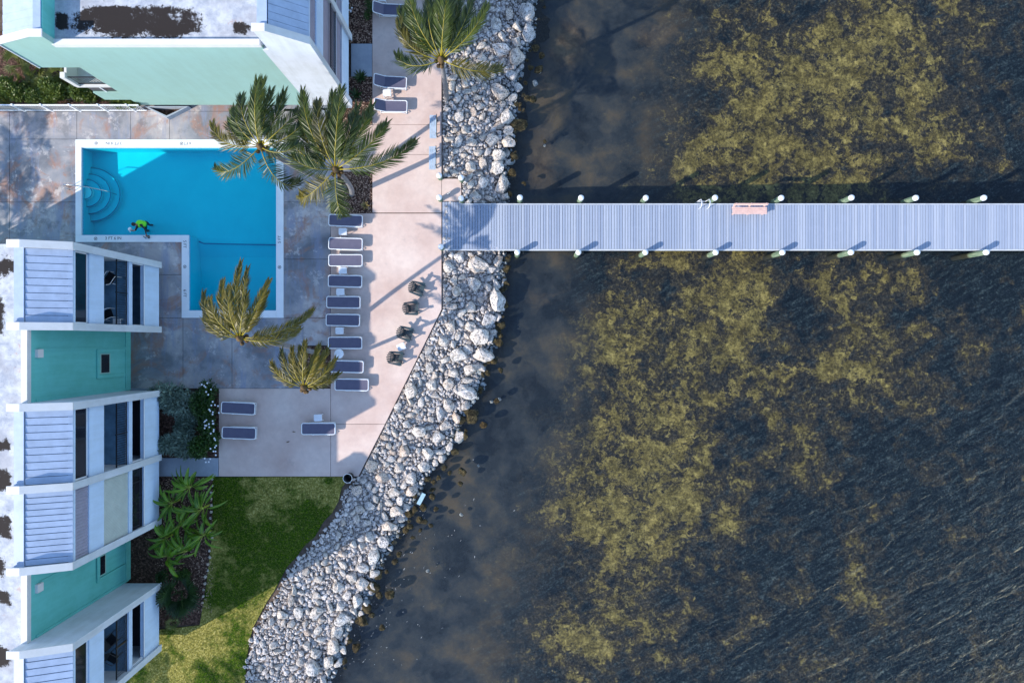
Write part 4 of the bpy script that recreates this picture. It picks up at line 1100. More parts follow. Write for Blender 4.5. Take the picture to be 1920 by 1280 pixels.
# ------------------------------------------------------------------ shore rocks
def rock_mesh(seed, sub, mat, rough=.09, cuts=11):
    r = random.Random(seed); bm = bmesh.new(); bmesh.ops.create_icosphere(bm, subdivisions=sub, radius=1.0)
    pl = []
    for k in range(cuts):
        v = Vector((r.gauss(0, 1), r.gauss(0, 1), r.gauss(0, .9))).normalized(); pl.append((v, r.uniform(.46, .84)))
    off = Vector((r.uniform(0, 50), r.uniform(0, 50), r.uniform(0, 50)))
    for v in bm.verts:
        p = v.co.copy()
        for nv, d in pl:
            q = p.dot(nv)
            if q > d: p -= nv * (q - d) * .92
        p *= 1 + rough * 1.6 * noise.noise(p * 1.7 + off) + rough * noise.noise(p * 4.3 + off) + rough * .55 * noise.noise(p * 9 + off)
        v.co = p
    me = bpy.data.meshes.new('rock'); bm.to_mesh(me); bm.free(); me.materials.append(M[mat]); return me
BIGM = [rock_mesh(100 + k, 3, 'limestone', .09, 14) for k in range(16)]
MEDM = [rock_mesh(300 + k, 2, 'limestone', .09, 12) for k in range(16)]
WEEDM = [rock_mesh(500 + k, 2, 'weed_rock', .13, 7) for k in range(10)]
placed = []
def free(x, y, r, k=.80):
    for a, b, c in placed:
        dx, dy = a - x, b - y
        if dx * dx + dy * dy < ((c + r) * k) ** 2: return False
    return True
def put(me, name, x, y, rx, ry, rot, label, group, lift=.22, zs=None, cat='rock', seed=None):
    z = bank_z(x, y); o = obj(name, me, None, label=label, cat=cat, group=group)
    a, b = rx / S, ry / S; c = zs if zs is not None else (a + b) / 2 * R.uniform(.75, 1.05)
    o.location = G(x, y, z + c * lift + .02); o.scale = (a * 1.12, b * 1.12, c)
    o.rotation_euler = (R.uniform(-.25, .25), R.uniform(-.25, .25), rot); return o
HAND = [(839,500,11,11,0),(861,480,13,12,0),(895,494,22,15,.2),(932,488,13,14,0),(888,530,17,15,.3),(931,556,15,29,-.25),(914,600,15,16,0),(880,612,14,11,.5),(882,574,14,10,.2),(898,633,19,19,.3),(902,667,24,14,.35),(857,665,17,15,.4),(881,693,17,12,-.5),
 (876,655,13,9,.3),(771,732,17,15,0),(877,738,22,13,.3),(838,760,12,13,0),(808,721,13,12,0),(823,776,9,15,0),(746,762,10,10,0),(936,166,24,15,.4),(951,212,16,16,0),(952,238,11,11,0),(951,261,14,12,0),(934,284,18,12,-.5),(932,312,13,16,0),(939,345,14,20,.2),
 (921,257,13,12,0),(881,264,11,10,0),(859,264,9,12,.4),(888,208,10,9,0),(990,14,16,18,0),(990,52,14,17,.3),(968,69,11,11,0),(968,97,17,16,.3),(937,86,24,15,.5),(958,132,15,12,0),(903,103,10,9,0),(695,873,13,12,0),(713,896,13,11,0),(769,898,14,11,.3),
 (669,919,11,11,0),(767,927,14,11,0),(738,962,13,12,.4),(725,991,16,13,0),(715,1021,14,11,0),(698,1047,16,17,.2),(677,1070,15,10,.2),(689,1011,10,10,0),(656,1086,13,12,0),(674,1100,14,13,0),(646,1123,12,11,0),(666,1132,13,15,.5),(631,1104,11,11,0),
 (636,1168,17,15,.2),(625,1190,12,15,.4),(620,1218,15,15,0),(610,1250,11,14,0),(633,1144,11,10,0),(590,1151,13,13,0),(528,1153,11,11,0),(558,1149,11,11,0),(545,1125,9,12,0),(583,1258,14,17,-.4),(586,1232,12,10,0),(571,1215,9,10,0),(629,1103,11,10,0),(592,1187,11,10,0),
 (800,850,15,13,.2),(820,820,14,12,0),(832,800,12,12,.4),(790,878,12,12,0),(757,845,13,11,0),(785,810,14,12,.2),(745,880,11,10,0),(735,925,12,10,.4),(690,950,11,10,0),(840,720,13,11,.2),(805,690,12,10,0),(850,700,12,9,0),(830,640,12,10,0),(845,610,11,12,0),(855,545,11,10,0),(850,525,10,10,0),
 (905,440,0,0,0),(890,365,12,11,0),(905,340,11,13,0),(880,310,11,12,0),(905,300,11,10,0),(860,220,10,11,0),(855,185,9,10,.2),(900,140,12,10,0),(870,60,12,11,0),(930,40,13,12,0),(955,20,12,12,0),(950,300,0,0,0)]
LBIG = 'big pale pitted limestone boulder along the outer edge of the revetment'
nbig = 0
for k, (x, y, rx, ry, ro) in enumerate(HAND):
    if rx == 0: continue
    t_ = (x - lx(LAND, y)) / (lx(EDGE, y) - lx(LAND, y))
    put(BIGM[k % 16], 'boulder', x, y, rx, ry, -ro, LBIG if t_ > .6 else 'pale limestone boulder lying among smaller stones of the revetment', 'limestone boulders of the revetment' if t_ > .6 else 'inner boulders of the revetment', .30)
    placed.append((x, y, (rx + ry) / 2)); nbig += 1
# stones between them
nmed = 0; tries = 0
while nmed < 300 - nbig and tries < 60000:
    tries += 1
    y = R.uniform(-40, 1310); a, b = lx(LAND, y), lx(EDGE, y); t_ = R.uniform(.03, 1.0) if R.random() < .8 else R.uniform(.75, 1.03)
    x = a + (b - a) * t_
    if 378 < y < 470 and x > 826: continue
    r = R.uniform(6.5, 9) + 4.0 * max(0, t_ - .55) / .45 * R.random()
    if tries > 30000: r *= .85
    if x - r < a + 2 or not free(x, y, r): continue
    asp = R.uniform(.68, 1.35)
    put(MEDM[R.randrange(16)], 'stone', x, y, r * asp, r / asp, R.uniform(0, 6), 'small pale rounded limestone packed between the boulders of the revetment', 'small stones of the revetment', .35, None, 'rock')
    placed.append((x, y, r)); nmed += 1
# the rest: rubble too small to tell apart, one mesh
protos = []
for k in range(10):
    me = rock_mesh(800 + k, 1, 'rubble', .16, 6); protos.append(([v.co.copy() for v in me.vertices], [tuple(p.vertices) for p in me.polygons])); bpy.data.meshes.remove(me)
# a coarse grid of occupied cells keeps the test quick
mb = MB(); cells = {}
for a, b, c in placed:
    for i in range(int((a - c - 8) // 16), int((a + c + 8) // 16) + 1):
        for j in range(int((b - c - 8) // 16), int((b + c + 8) // 16) + 1): cells.setdefault((i, j), []).append((a, b, c))
def free2(x, y, r, k):
    for a, b, c in cells.get((int(x // 16), int(y // 16)), ()):
        if (a - x) ** 2 + (b - y) ** 2 < ((c + r) * k) ** 2: return False
    return True
cnt = 0
for rr, want, k_ in (((3.8, 6.2), 1500, .78), ((2.0, 3.8), 2800, .72), ((1.0, 2.0), 5200, .6)):
    got = tr_ = 0
    while got < want and tr_ < want * 14:
        tr_ += 1
        y = R.uniform(-60, 1330); a, b = lx(LAND, y), lx(EDGE, y); x = a + (b - a) * R.uniform(-.05, .99) + R.gauss(0, 3)
        r = R.uniform(*rr)
        if x < a + r and y < 895: continue
        if not free2(x, y, r, k_): continue
        got += 1
        for i in range(int((x - r - 8) // 16), int((x + r + 8) // 16) + 1):
            for j in range(int((y - r - 8) // 16), int((y + r + 8) // 16) + 1): cells.setdefault((i, j), []).append((x, y, r))
        vs_, fs = protos[R.randrange(10)]; s_ = r / S * 1.12
        m = Matrix.Rotation(R.uniform(0, 6), 3, 'Z') @ Matrix.Rotation(R.uniform(-.5, .5), 3, 'X') @ Matrix.Diagonal((s_ * R.uniform(.7, 1.4), s_ * R.uniform(.65, 1.15), s_ * R.uniform(.5, .9)))
        c = G(x, y, bank_z(x, y) + s_ * .3 + .02)
        mb.add([m @ v + c for v in vs_], fs)
mb.build('rubble', 'rubble', kind='stuff', label='small broken limestone rubble filling the gaps of the revetment', cat='rubble')
# weed-covered stones at the waterline
WH = [(811,909,6),(808,923,6),(807,937,7),(790,957,7),(762,968,8),(782,981,7),(766,994,7),(805,991,5),(793,985,6),(775,960,7),(757,1000,7),(770,1015,6),(703,1086,9),(696,1108,12),(706,1123,7),(725,1122,10),(675,1170,11),(682,1150,11),(711,1186,7),(662,1224,10),(864,889,8),(841,891,5),(861,912,5),
      (883,783,15),(866,790,9),(872,770,8),(893,778,7),(905,800,7),(914,700,6),(938,694,6),(930,755,6),(870,820,8),(850,850,8),(971,227,15),(985,147,5),(1000,177,8),(990,177,7),(965,285,9),(960,320,9),(955,360,8),(950,500,8),(947,530,8),(945,570,9),(938,610,9),(935,640,9),(925,675,8),(1010,120,8),(1005,80,8),(1017,95,6),(996,118,7),(1022,258,4),(982,337,4),(985,340,3),(736,1060,6),(745,1045,6),(720,1080,5),(648,1210,6),(640,1250,7),(815,960,5),(820,900,6),(830,880,6),(785,1000,5)]
for k, (x, y, r) in enumerate(WH):
    o = put(WEEDM[k % 10], 'weed_rock', x, y, r * R.uniform(.85, 1.15), r * R.uniform(.85, 1.15), R.uniform(0, 6), 'olive weed-covered rock standing wet at the waterline', 'weed-covered rocks at the waterline', 0, r / S * .8)
    o.location.z = WATER_Z - r / S * R.uniform(.0, .35)
for k in range(95):
    y = R.uniform(-20, 1280); x = lx(EDGE, y) + abs(R.gauss(0, 11)) - 4; r = R.uniform(2.6, 6.5)
    o = put(WEEDM[R.randrange(10)], 'weed_rock', x, y, r, r, R.uniform(0, 6), 'olive weed-covered rock standing wet at the waterline', 'weed-covered rocks at the waterline', 0, r / S * .7)
    o.location.z = WATER_Z - r / S * R.uniform(.1, .7)
# pale stones lying on the seabed near the shore
for (x, y, r) in ((1004,147,6),(1013,117,5),(1023,262,3),(920,757,4),(935,752,4),(895,880,3),(862,975,4),(797,1084,4)):
    o = put(MEDM[R.randrange(16)], 'sunken_stone', x, y, r, r, R.uniform(0, 6), 'pale stone lying under shallow water off the rocks', 'pale stones under the shallows', 0, r / S * .7)
    o.location.z = -1.3 if r < 6 else WATER_Z - .1
# sun glints on the water, modelled as flat white flecks
mb = MB()
for k in range(110):
    y = R.triangular(850, 1290, 1180); x = lx(EDGE, y) + abs(R.gauss(0, 75)) + 6
    a = radians(R.gauss(62, 14)); l_ = R.uniform(.02, .10) * (1 if R.random() < .3 else .5); w_ = R.uniform(.004, .008)
    c = G(x, y, WATER_Z + .012); d = Vector((cos(a), sin(a), 0)) * l_; e_ = Vector((-sin(a), cos(a), 0)) * w_
    mb.add([c - d, c - e_, c + d, c + e_], [(0, 1, 2, 3)])
mb.build('painted_glint', 'glint_pad_white', kind='stuff', label='thin white flecks painted as sun glints on the water off the rocks', cat='painted_glint')
# ------------------------------------------------------------------ palms
WIND = Vector((.06, 1.0, 0)).normalized()
def frond(az, L, el, seed, wind=.75, grav=.55, leaf_l=.62):
    r = random.Random(seed); N = 16
    az += r.uniform(-.12, .12); L *= r.uniform(.80, 1.06); el += r.uniform(-.12, .12); wind *= r.uniform(.7, 1.5); grav *= r.uniform(.8, 1.7)
    d = Vector((cos(az) * cos(el), sin(az) * cos(el), sin(el))); p = Vector((0, 0, 0)) + d * .10
    pts = [p.copy()]; ds = [d.copy()]
    for i in range(N):
        t_ = i / N
        d = d + WIND * wind * (.04 + .16 * t_) + Vector((0, 0, -1)) * grav * (.05 + .12 * t_); d.normalize()
        p = p + d * (L / N); pts.append(p.copy()); ds.append(d.copy())
    mb = MB(); mb.cur = 1
    mb.tube(pts[:1] + pts[2::2] + ([pts[-1]] if N % 2 else []), .030, 5, r1=.006)
    mb.cur = 0
    n_l = int(L * 19)
    for s_ in (-1, 1):
        for k in range(n_l):
            t_ = .13 + .87 * (k + r.random() * .5) / n_l
            f = min(N - 1e-3, t_ * N); i = int(f); q = pts[i].lerp(pts[i + 1], f - i); dd = ds[i]
            side = dd.cross(Vector((0, 0, 1)))
            if side.length < .15: side = Vector((cos(az + pi / 2), sin(az + pi / 2), 0))
            side.normalize(); side *= s_
            l_ = leaf_l * (1 + .16 * sin(t_ * 23 + seed)) * (.45 + .75 * sin(pi * min(1, t_ * .86 + .1))) * r.uniform(.85, 1.15)
            v = side * (.95 - .45 * t_) + dd * (.55 + .55 * t_) + WIND * (.42 * wind + r.uniform(-.08, .08)) + Vector((0, 0, -.12 + r.uniform(-.14, .14)))
            v.normalize(); w_ = v.cross(Vector((0, 0, 1)))
            if w_.length < .1: w_ = Vector((1, 0, 0))
            w_.normalize(); w_ = (w_ + Vector((0, 0, r.uniform(-.9, .9)))).normalized() * (.021 * r.uniform(.8, 1.2))
            m_ = q + v * l_ * .55 + Vector((0, 0, .02)); e_ = q + v * l_ + WIND * .06 * wind + Vector((0, 0, -.10 * l_))
            mb.add([q - w_ * .6, q + w_ * .6, m_ + w_, m_ - w_, e_], [(0, 1, 2, 3), (3, 2, 4)])
    return mb
def palm(label, base, tip, fr, seed, gold=False, wind=.75, leaf_l=.62, bend=(0, 0), r0=.17):
    """base/tip: world points; fr: (azimuth deg, length, elevation deg)"""
    root = thing('coconut_palm', label, 'palm tree', base, 0, 'wind-blown coconut palms')
    tp = tip - base; mid = tp * .5 + Vector((bend[0], bend[1], 0)); pts = []; N = 12
    for i in range(N + 1):
        t_ = i / N; pts.append(mid * 2 * t_ * (1 - t_) + tp * t_ * t_)
    mb = MB(); mb.tube([Vector((0, 0, -.12))] + pts, r0, 9, r1=.105); mb.build('trunk', 'trunk_bark', root)
    MB().lathe([(.13, -.45), (.18, -.1), (.17, .1), (.06, .25), (0, .26)], tp, 10).build('crown_base', 'boot_fibre', root)
    for k, f in enumerate(fr):
        az, L, el = f[:3]
        mb = frond(radians(az), L, radians(el), seed * 100 + k, wind if len(f) < 4 else f[3], .55, leaf_l)
        o = mb.build('frond', ['palm_leaf_gold' if gold or k in (1, 9) else 'palm_leaf', 'rachis'], root); o.location = tp
    nuts = MB()
    rr = random.Random(seed)
    for k in range(5):
        a = rr.uniform(0, 6.28); c = tp + Vector((cos(a) * .26, sin(a) * .26, -.18 - rr.random() * .1))
        MB().lathe([(0, -.13), (.09, -.07), (.11, .02), (.07, .1), (0, .13)], c, 8).build('coconut', 'boot_fibre', root)
    return root
UP = [(62, 2.8, 50), (80, 3.0, 62), (95, 2.9, 70), (112, 2.9, 58), (100, 2.4, 80), (75, 2.4, 78)]
palm('tall coconut palm rooted in the rocks at the seawall, crown over the patio edge', G(837, 184, -.1), U(827, 112, 7.6),
     [(216, 3.0, 12), (184, 3.6, 22), (168, 3.6, 30), (152, 3.4, 36), (136, 3.3, 44), (120, 3.2, 48), (56, 3.3, 40), (40, 3.5, 30), (25, 3.5, 26), (-28, 3.6, 14), (104, 3.4, 40), (88, 3.5, 44), (72, 3.4, 42)] + UP[1:2], 1, wind=.95, bend=(.1, -.3))
palm('broad coconut palm over the lounger row, short grey trunk in the mulch bed', G(659, 364, -.05), U(629, 318, 7.0),
     [(172, 4.1, 14), (236, 3.7, 12), (268, 2.7, 16), (2, 4.6, 14), (22, 4.4, 24), (40, 3.9, 34), (56, 3.9, 40), (76, 4.0, 42), (96, 3.7, 44), (114, 4.3, 40), (132, 4.2, 34), (150, 3.6, 32), (200, 2.2, 40)] + UP[1:2], 2, wind=.9, bend=(.5, -.1), leaf_l=.70)
palm('coconut palm leaning out over the deep corner of the pool', G(645, 352, -.05), U(488, 275, 7.7),
     [(166, 2.9, 16), (190, 3.1, 10), (226, 3.2, 10), (292, 3.2, 6), (330, 2.4, 20), (8, 2.9, 16), (44, 3.1, 34), (62, 3.1, 40), (84, 3.0, 46), (104, 3.1, 44), (124, 3.1, 38), (144, 2.9, 34), (20, 2.8, 40)] + UP[1:2], 3, wind=.9, bend=(-.3, -.2))
palm('golden-leaved coconut palm leaning over the deep end of the pool', G(596, 662, -.05), U(450, 634, 7.3),
     [(176, 2.9, 16), (158, 3.4, 24), (142, 3.0, 36), (126, 3.5, 34), (108, 3.0, 52), (96, 3.7, 36), (78, 3.8, 34), (62, 2.9, 44), (46, 3.6, 26), (34, 2.9, 34), (6, 3.9, 12), (-10, 3.5, 10)], 4, True, .72, .46, bend=(-.3, .2), r0=.15)
palm('low young palm with golden fronds beside the end of the lounger row', G(606, 690, -.05), U(570, 726, 5.2),
     [(158, 2.2, 26), (138, 2.4, 32), (118, 2.6, 40), (100, 2.5, 46), (82, 2.7, 40), (62, 2.4, 36), (42, 2.6, 26), (22, 2.4, 18), (5, 2.0, 14)], 5, True, .6, .40, bend=(.1, .1), r0=.11)
palm('coconut palm trunk beside the upper patio, crown above the building end', G(803, 24, -.05), U(792, -135, 7.6),
     [(180, 3, 20), (150, 3, 34), (120, 3, 44), (90, 3, 44), (60, 3, 40), (30, 3, 30), (0, 3, 20), (250, 2.6, 12)], 6)
WEST = [(178, 3, 14), (215, 3, 10), (250, 3.2, 8), (290, 3.2, 8), (330, 3.2, 10), (5, 3.4, 16), (30, 3.3, 26), (55, 3.2, 36), (80, 3.2, 40), (110, 3.2, 40), (140, 3.2, 30)]
for (sx_, sy_, z, sd, lb) in ((30, 262, 7.0, 7, 'palm beyond the pool deck whose fronds shade the deck by the fence'), (-10, 345, 6.6, 8, 'palm beyond the pool deck whose fronds shade the deck by the steps'), (12, 425, 6.2, 9, 'palm behind the mint block whose fronds shade the deck corner'), (430, 1330, 6.5, 10, 'palm south of the mint block shading the end of the lawn'), (245, 1310, 5.5, 11, 'smaller palm south of the mint block beside the lawn')):
    c = Vector((X(sx_) - z * cos(SUN_AZ) / tan(SUN_EL), Y(sy_) - z * sin(SUN_AZ) / tan(SUN_EL), z))
    palm(lb, Vector((c.x - .3, c.y - .2, -.1)), c, WEST, sd)

# ------------------------------------------------------------------ shrubs
def leaves(mb, c, rad, n, size, asp=.45, seed=0, up=.5):
    r = random.Random(seed)
    for k in range(n):
        v = Vector((r.gauss(0, 1), r.gauss(0, 1), r.gauss(0, 1))).normalized()
        if v.z < -.3: v.z = -v.z
        q = r.random() ** .45
        lump = 1 + .28 * noise.noise(v * 2.2 + Vector((seed, 0, 0)))
        p = Vector(c) + Vector((v.x * rad[0], v.y * rad[1], v.z * rad[2])) * q * lump
        a = r.uniform(0, 2 * pi); d = (Vector((cos(a), sin(a), r.uniform(-.5, .7))) + v * .6).normalized()
        nn_ = (Vector((0, 0, up)) + Vector((r.gauss(0, .5), r.gauss(0, .5), r.gauss(0, .4)))).normalized()
        w_ = d.cross(nn_).normalized() * size * asp * r.uniform(.7, 1.2); l_ = d * size * r.uniform(.7, 1.3)
        mb.add([p, p + l_ * .5 + w_ * .5, p + l_, p + l_ * .5 - w_ * .5], [(0, 1, 2, 3)])
def shrub(name, label, cat, px, py, rad, n, size, mat, seed, h=None, asp=.45, group=None, flowers=0, side=None):
    h = h if h is not None else rad[2] * .7
    w_ = U(px, py, h); root = thing(name, label, cat, (w_.x, w_.y, -.03), 0, group)
    mb = MB(); r = random.Random(seed)
    nb = max(3, int(rad[0] * rad[1] * 4))
    for k in range(nb):
        a = r.uniform(0, 6.28); q = sqrt(r.random()) * .62
        c = (cos(a) * rad[0] * q, sin(a) * rad[1] * q, h * r.uniform(.55, 1.05))
        leaves(mb, c, (rad[0] * .48, rad[1] * .48, rad[2] * .5), n // nb, size, asp, seed * 31 + k)
    mb.build('foliage', mat, root)
    st = MB()
    for k in range(5):
        a = r.uniform(0, 6.28); st.tube([(cos(a) * .08, sin(a) * .08, 0), (cos(a) * rad[0] * .4, sin(a) * rad[1] * .4, h * .9)], .025, 5, r1=.01)
    st.build('stem', 'trunk_bark', root)
    if flowers:
        for k in range(flowers):
            a = r.uniform(-1.5, 1.5) if side else r.uniform(0, 6.28); q = r.uniform(.55, 1.0)
            f = MB(); c = Vector((cos(a) * rad[0] * q, sin(a) * rad[1] * q, h + rad[2] * .52 * sqrt(max(.05, 1 - q * q)) + .05))
            for j in range(5):
                b = 2 * pi * j / 5 + k; d = Vector((cos(b), sin(b), .15)) * .055; e_ = Vector((-sin(b), cos(b), 0)) * .026
                f.add([c, c + d * .6 + e_, c + d * 1.1, c + d * .6 - e_], [(0, 1, 2, 3)])
            f.build('flower', 'petal', root)
    return root
shrub('flowering_shrub', 'dark green shrub dotted with white flowers at the edge of the terrace', 'shrub', 381, 757, (1.05, 1.5, 1.0), 4200, .15, 'dark_leaf', 21, .75, .55, None, 22, True)
shrub('flowering_shrub', 'dark green white-flowered shrub spreading toward the garden path', 'shrub', 383, 824, (1.0, 1.35, .9), 3600, .15, 'dark_leaf', 22, .7, .55, None, 20, True)
for k, (px, py, a, b, lb) in enumerate(((330, 748, 1.5, 1.25, 'silvery grey-green shrub by the corner of the building step'), (345, 790, .95, 1.15, 'silvery grey-green shrub squeezed against the flowering shrub'), (326, 832, 1.5, 1.15, 'silvery grey-green shrub beside the garden path'))):
    shrub('silver_shrub', lb, 'shrub', px, py, (a, b, .8), 3000, .26, 'silver_leaf', 30 + k, .5, .32)
for k in range(7):
    px = 8 + k * 38; py = 176 - 3 * (k % 2)
    shrub('clipped_hedge', 'dense yellow-green hedge bush trimmed behind the white fence', 'hedge', px, py, (1.05, .95, .8), 2600, .15, 'hedge_leaf', 40 + k, .95, .6, 'hedge bushes behind the fence')
def fan_plant(name, label, px, py, n_fan, L, mat, seed, z=.6, group=None, seg=11):
    w_ = U(px, py, z); root = thing(name, label, 'plant', (w_.x, w_.y, -.03), 0, group); r = random.Random(seed)
    for k in range(n_fan):
        a = r.uniform(0, 6.28); el = r.uniform(.25, 1.2); d = Vector((cos(a) * cos(el), sin(a) * cos(el), sin(el)))
        hub = d * L * r.uniform(.35, .6) + Vector((0, 0, z * .4)); sd = d.cross(Vector((0, 0, 1))).normalized(); upv = sd.cross(d).normalized()
        mb = MB(); mb.tube([Vector((0, 0, .05)), hub], .014, 4)
        for j in range(seg):
            b = (j - (seg - 1) / 2) / seg * 3.6; v = (d * cos(b) + sd * sin(b)).normalized(); l_ = L * .62 * (1 - .06 * abs(b)) * r.uniform(.85, 1.1)
            e_ = v.cross(upv).normalized() * L * .040; tip_ = hub + v * l_ + Vector((0, 0, -.15 * l_))
            mb.add([hub, hub + v * l_ * .5 + e_, tip_, hub + v * l_ * .5 - e_], [(0, 1, 2, 3)])
        mb.build('fan_leaf', mat, root)
    return root
for k, (px, py, L) in enumerate(((22, 112, .95), (60, 128, .85), (28, 150, .95), (75, 160, .85), (112, 150, .7), (8, 180, .7), (100, 135, .7))):
    fan_plant('palmetto', 'spiky palmetto clump growing behind the hedge below the overhang', px, py, 13, L, 'palmetto_leaf', 60 + k, .8, 'palmettos behind the hedge')
fan_plant('fan_palm', 'dark shaded fan palm at the corner of the lawn bed', 328, 1118, 15, 1.45, 'fan_leaf', 70, 1.0, None, 15)
fan_plant('small_fan_plant', 'small bright-lit fan plant at the sunny tip of the lawn bed', 322, 1168, 8, .55, 'palmetto_leaf', 71, .3)
def agave(label, px, py, n_, L, mat, seed):
    root = thing('agave', label, 'plant', G(px, py, -.03)); r = random.Random(seed)
    for k in range(n_):
        a = 2 * pi * k / n_ * 2.6 + r.uniform(-.2, .2); el = r.uniform(.2, 1.0); d = Vector((cos(a) * cos(el), sin(a) * cos(el), sin(el))); s_ = Vector((-sin(a), cos(a), 0)) * .045
        MB().add([s_ * .7, -s_ * .7, d * L * .5 - s_, d * L, d * L * .5 + s_], [(0, 1, 2, 3, 4)])
        m_ = MB(); m_.add([s_ * .7, -s_ * .7, d * L * .5 - s_, d * L, d * L * .5 + s_], [(0, 1, 2, 3, 4)]); m_.build('leaf', mat, root)
agave('dark spiky agave at the edge of the grey concrete pad', 676, 146, 22, .55, 'fan_leaf', 80)
agave('brown spiky bromeliad in the mulch corner beside the lounger row', 685, 386, 18, .36, 'agave', 81)
agave('dark spiky agave in the mulch below the louvred front', 668, 178, 20, .5, 'fan_leaf', 82)
shrub('small_shrub', 'little dark shrub with pale flowers in the mulch by the louvred front', 'shrub', 648, 18, (.45, .4, .3), 500, .08, 'dark_leaf', 83, .3, .5, None, 14)
shrub('small_shrub', 'low dark shrub at the lounger end of the upper mulch bed', 'shrub', 688, 14, (.35, .7, .4), 600, .1, 'dark_leaf', 84, .3)
shrub('small_shrub', 'small green shrub at the lower edge of the mulch bed by the deck', 'shrub', 687, 222, (.35, .4, .35), 600, .1, 'hedge_leaf', 85, .3)

shrub('ground_shrub', 'low dark shrub in the mulch between banana clump and fan palm', 'shrub', 345, 1078, (.7, .6, .35), 900, .12, 'dark_leaf', 86, .3)
shrub('ground_shrub', 'low dark shrub at the foot of the lower mint wall', 'shrub', 305, 1082, (.5, .7, .35), 800, .12, 'dark_leaf', 87, .3)
# banana plants
def banana(label, px, py, seed, n_, h=1.5):
    w_ = U(px, py, h * .8); root = thing('banana_plant', label, 'plant', (w_.x, w_.y, -.03), 0, 'banana plants beside the mint block'); r = random.Random(seed)
    MB().tube([(0, 0, 0), (.03, .02, h * .75)], .07, 7, r1=.045).build('stalk', 'banana_rib', root)
    for k in range(n_):
        a = r.uniform(0, 2 * pi); L = r.uniform(.9, 1.75); el = r.uniform(.35, 1.25)
        d = Vector((cos(a) * cos(el), sin(a) * cos(el), sin(el))); p = Vector((.03, .02, h * r.uniform(.5, .75))); N = 9; pts = []; dirs = []
        for i in range(N + 1):
            pts.append(p.copy()); dirs.append(d.copy()); p = p + d * L / N; d = (d + Vector((r.uniform(-.08, .08), r.uniform(-.02, .14), -.22))).normalized()
        mb = MB(); mb.cur = 0; s0 = Vector((-sin(a), cos(a), 0)); W_ = r.uniform(.07, .125); tw = r.uniform(-.6, .6); vs_ = []
        for i in range(N + 1):
            t_ = i / N; ww = W_ * (sin(pi * min(1, .05 + t_ * .93)) ** .6 if t_ > .26 else .10)
            sv = (s0 * cos(tw) + dirs[i].cross(s0) * sin(tw)).normalized(); lift = dirs[i].cross(s0).normalized(); lift = lift if lift.z > 0 else -lift
            vs_ += [pts[i] + sv * ww + lift * ww * .35, pts[i], pts[i] - sv * ww + lift * ww * .35]
        mb.add(vs_, [q for i in range(N) for q in ((3 * i, 3 * i + 1, 3 * i + 4, 3 * i + 3), (3 * i + 1, 3 * i + 2, 3 * i + 5, 3 * i + 4))])
        mb.cur = 1; mb.tube([q + Vector((0, 0, .012)) for q in pts], .016, 4, r1=.005)
        mb.build('leaf', ['banana_leaf', 'banana_rib'], root)
for k, (px, py, lb) in enumerate(((352, 915, 'banana plant with upright paddle leaves beside the garden path'), (318, 945, 'banana plant close against the building below the louvred shutter'), (375, 955, 'banana plant on the lawn edge with a yellowing leaf'),
        (335, 985, 'banana plant in the middle of the clump by the lawn'), (378, 1005, 'banana plant whose leaves hang over the border stones'), (308, 1010, 'banana plant against the mint wall'), (345, 1035, 'banana plant at the lawn bed below the clump'), (312, 1045, 'banana plant with one long leaf reaching to the mint wall foot'))):
    banana(lb, px, py, 90 + k, 17)
# round border stones of the bed
bs = rock_mesh(950, 2, 'limestone', .04, 3)
for k in range(20):
    y = 898 + k * 12.2; x = 396 - (0 if y < 1000 else (y - 1000) * .12) + R.uniform(-2, 2)
    o = obj('border_stone', bs, None, G(x, y, .0), label='small round pale stone edging the banana bed along the lawn', cat='stone', group='edging stones of the banana bed'); s_ = R.uniform(.07, .11); o.scale = (s_, s_, s_ * .8); o.rotation_euler = (0, 0, R.uniform(0, 6))
# fallen leaves on the terrace
for px, py in ((551, 809), (540, 828)):
    mb = MB(); a = R.uniform(-.3, .3); d = Vector((cos(a), sin(a), 0)); e_ = Vector((-sin(a), cos(a), 0))
    mb.add([d * -.13, e_ * .03 + Vector((0, 0, .02)), d * .13, e_ * -.03 + Vector((0, 0, .01))], [(0, 3, 2, 1)])
    mb.build('fallen_leaf', 'boot_fibre', loc=G(px, py, .012), label='single brown fallen leaf lying on the pink terrace', cat='leaf', group='fallen leaves on the terrace')

# ------------------------------------------------------------------ person at the pool edge
# wades in the shallow end, bent toward the coping, one hand down on it
def skin_figure(joints, edges, root_i):
    me = bpy.data.meshes.new('body'); me.from_pydata([j[0] for j in joints], edges, [])
    o = bpy.data.objects.new('tmp_body', me); COL.objects.link(o)
    o.modifiers.new('skin', 'SKIN'); sub = o.modifiers.new('sub', 'SUBSURF'); sub.levels = 2; sub.render_levels = 2
    for i, j in enumerate(joints):
        sv = me.skin_vertices[0].data[i]; sv.radius = j[1]; sv.use_root = (i == root_i)
    bpy.context.view_layer.update()
    res = bpy.data.meshes.new_from_object(o.evaluated_get(bpy.context.evaluated_depsgraph_get()))
    bpy.data.objects.remove(o); return res
pr = thing('person', 'person in neon green vest and black sleeves wading at the pool edge', 'person', G(262, 424, -1.12))
B = G(262, 424, -1.12)
def L_(px, py, z): return tuple(G(px, py, z) - B)
J = []; E = []
def jn(px, py, z, r, prev=None):
    J.append((L_(px, py, z), (r, r) if not isinstance(r, tuple) else r))
    if prev is not None: E.append((prev, len(J) - 1))
    return len(J) - 1
pel = jn(267, 419, -.22, (.15, .12)); sp1 = jn(266.5, 419.5, .0, (.14, .12), pel); che = jn(264.5, 421, .24, (.17, .13), sp1); nek = jn(260.5, 422.5, .38, .06, che); hd = jn(258.5, 423, .48, .085, nek); hd2 = jn(257, 423.3, .55, .08, hd)
